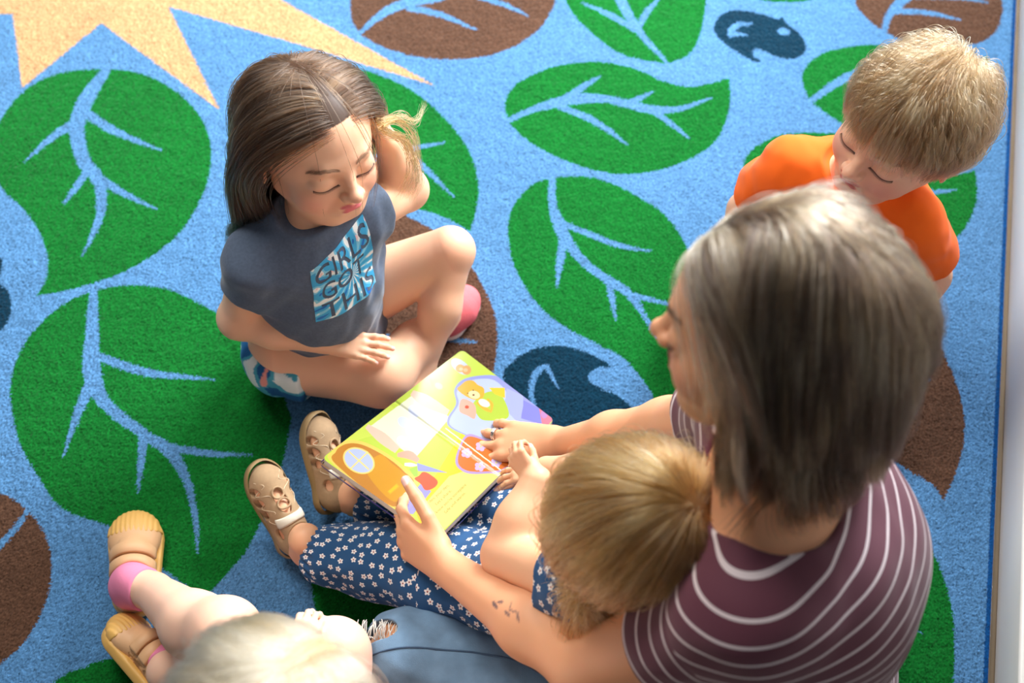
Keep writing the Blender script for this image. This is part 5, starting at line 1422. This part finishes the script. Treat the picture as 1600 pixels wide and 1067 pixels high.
    def slab(name, g, z0, z1, m, rr=.008, lab=None):
        g0 = g / LU; g1 = g / LV; pts = []
        for cu, cv, a0 in ((0, 0, 180), (1, 0, 270), (1, 1, 0), (0, 1, 90)):
            for a in np.linspace(a0, a0 + 90, 7):
                a = math.radians(a)
                uu = (cu * (LU + 2 * g) - g + (rr if cu == 0 else -rr) + rr * math.cos(a)) / LU
                vv = (cv * (LV + 2 * g) - g + (rr if cv == 0 else -rr) + rr * math.sin(a)) / LV
                pts.append((uu, vv))
        pts = np.array(pts); n = len(pts); base = at(pts[:, 0], pts[:, 1])
        V = np.concatenate([base + nrmv * z0, base + nrmv * z1, [base.mean(0) + nrmv * z0], [base.mean(0) + nrmv * z1]])
        Qs = []
        for i in range(n):
            j = (i + 1) % n; Qs.append([i, j, n + j, n + i]); Qs.append([2 * n, j, i, 2 * n]); Qs.append([2 * n + 1, n + i, n + j, 2 * n + 1])
        o = make_mesh(name, V, np.array(Qs), m, root, smooth=False)
        if lab: o['label'] = lab
        return o
    slab('page_block', 0, -.010, 0, mat('page_edges', (232, 222, 206), .7))
    slab('cover', .0035, -.0125, -.010, mat('purple_cover', (70, 52, 150), .25, coat=.4), lab='glossy purple cover edge')
    slab('back_board', .002, -.016, -.0127, mat('dark_board', (34, 34, 40), .5))
book()

# ================================================================== print on the grey T-shirt
def shirt_print():
    from mathutils.bvhtree import BVHTree
    sh = bpy.data.objects['t_shirt']
    me = sh.data; bv = BVHTree.FromPolygons([v.co[:] for v in me.vertices], [p.vertices[:] for p in me.polygons])
    corners = [(484, 424), (566, 334), (587, 440), (493, 503)]      # top left, top right, bottom right, bottom left
    c3 = []
    for u, v in corners:
        d = nrm(P(u, v, 0) - CAMO)
        for k in range(30):
            h = bv.ray_cast(Vector(CAMO), Vector(nrm(P(u - k, v, 0) - CAMO)))
            if h[0] is not None: break
        c3.append(np.array(h[0]))
    TL, TRr, BRr, BL = c3
    n = nrm(np.cross(TRr - BL, TL - BRr)); n = n if n @ (CAMO - TL) > 0 else -n
    W, H = np.linalg.norm(TRr - TL), np.linalg.norm(BL - TL)
    nu, nv = int(W / .0005), int(H / .0005)
    U, Vv = np.meshgrid(np.linspace(0, 1, nu), np.linspace(0, 1, nv), indexing='ij')
    g = (TL * (1 - U[..., None]) + TRr * U[..., None]) * (1 - Vv[..., None]) + (BL * (1 - U[..., None]) + BRr * U[..., None]) * Vv[..., None]
    pts = g.reshape(-1, 3); out = np.zeros_like(pts); ok = np.zeros(len(pts), bool)
    nn = Vector(n)
    for i, p in enumerate(pts):
        h = bv.ray_cast(Vector(p + n * .06), -nn)
        if h[0] is not None and h[3] < .11: out[i] = np.array(h[0]) + n * .0007; ok[i] = True
    uu, vv = U.ravel(), Vv.ravel()
    hole = np.zeros(len(pts), bool)
    for txt, y0, y1, x0, x1 in (('GIRLS', .05, .34, .06, .97), ('GOT', .39, .64, .12, .84), ('THIS', .70, .97, .10, .97)):
        T = glyphs(txt); T = (T - T.reshape(-1, 2).min(0)) / (T.reshape(-1, 2).max(0) - T.reshape(-1, 2).min(0))
        for tri in T:
            q = np.stack([x0 + tri[:, 0] * (x1 - x0), y1 - tri[:, 1] * (y1 - y0)], 1); hole |= inpoly(uu, vv, q)
    X = np.stack([uu * 9, vv * 9, 0 * uu], 1)
    ra = np.arctan2(vv - .55, uu - .62); w = np.sin(15 * ra + 2.2 * noise(X, .8, 71)) * .8 + .5 * noise(X, 3.5, 72)
    col = np.repeat(s2l((60, 170, 222))[None], len(pts), 0)
    col[w > .15] = s2l((130, 206, 236)); col[w > .7] = s2l((240, 246, 248)); col[w < -1.0] = s2l((20, 110, 196)); n2 = noise(X, 3.0, 74); col[(n2 > .9) & (w > .2)] = s2l((246, 214, 218))
    I = np.arange(nu * nv).reshape(nu, nv)
    Q = np.stack([I[:-1, :-1], I[:-1, 1:], I[1:, 1:], I[1:, :-1]], -1).reshape(-1, 4)
    bad = hole | ~ok; Q = Q[~bad[Q].any(1)]
    e = np.linalg.norm(out[Q[:, 0]] - out[Q[:, 2]], axis=1); Q = Q[e < .004]
    used = np.unique(Q); rm = np.zeros(nu * nv, int); rm[used] = np.arange(len(used))
    o = make_mesh('printed_lettering', out[used], rm[Q], mat('screen_print', attr='Col', rough=.7), sh, {'Col': ('FLOAT_COLOR', col[used])})
    o['label'] = 'blue and white tie-dye print reading GIRLS GOT THIS'
shirt_print()
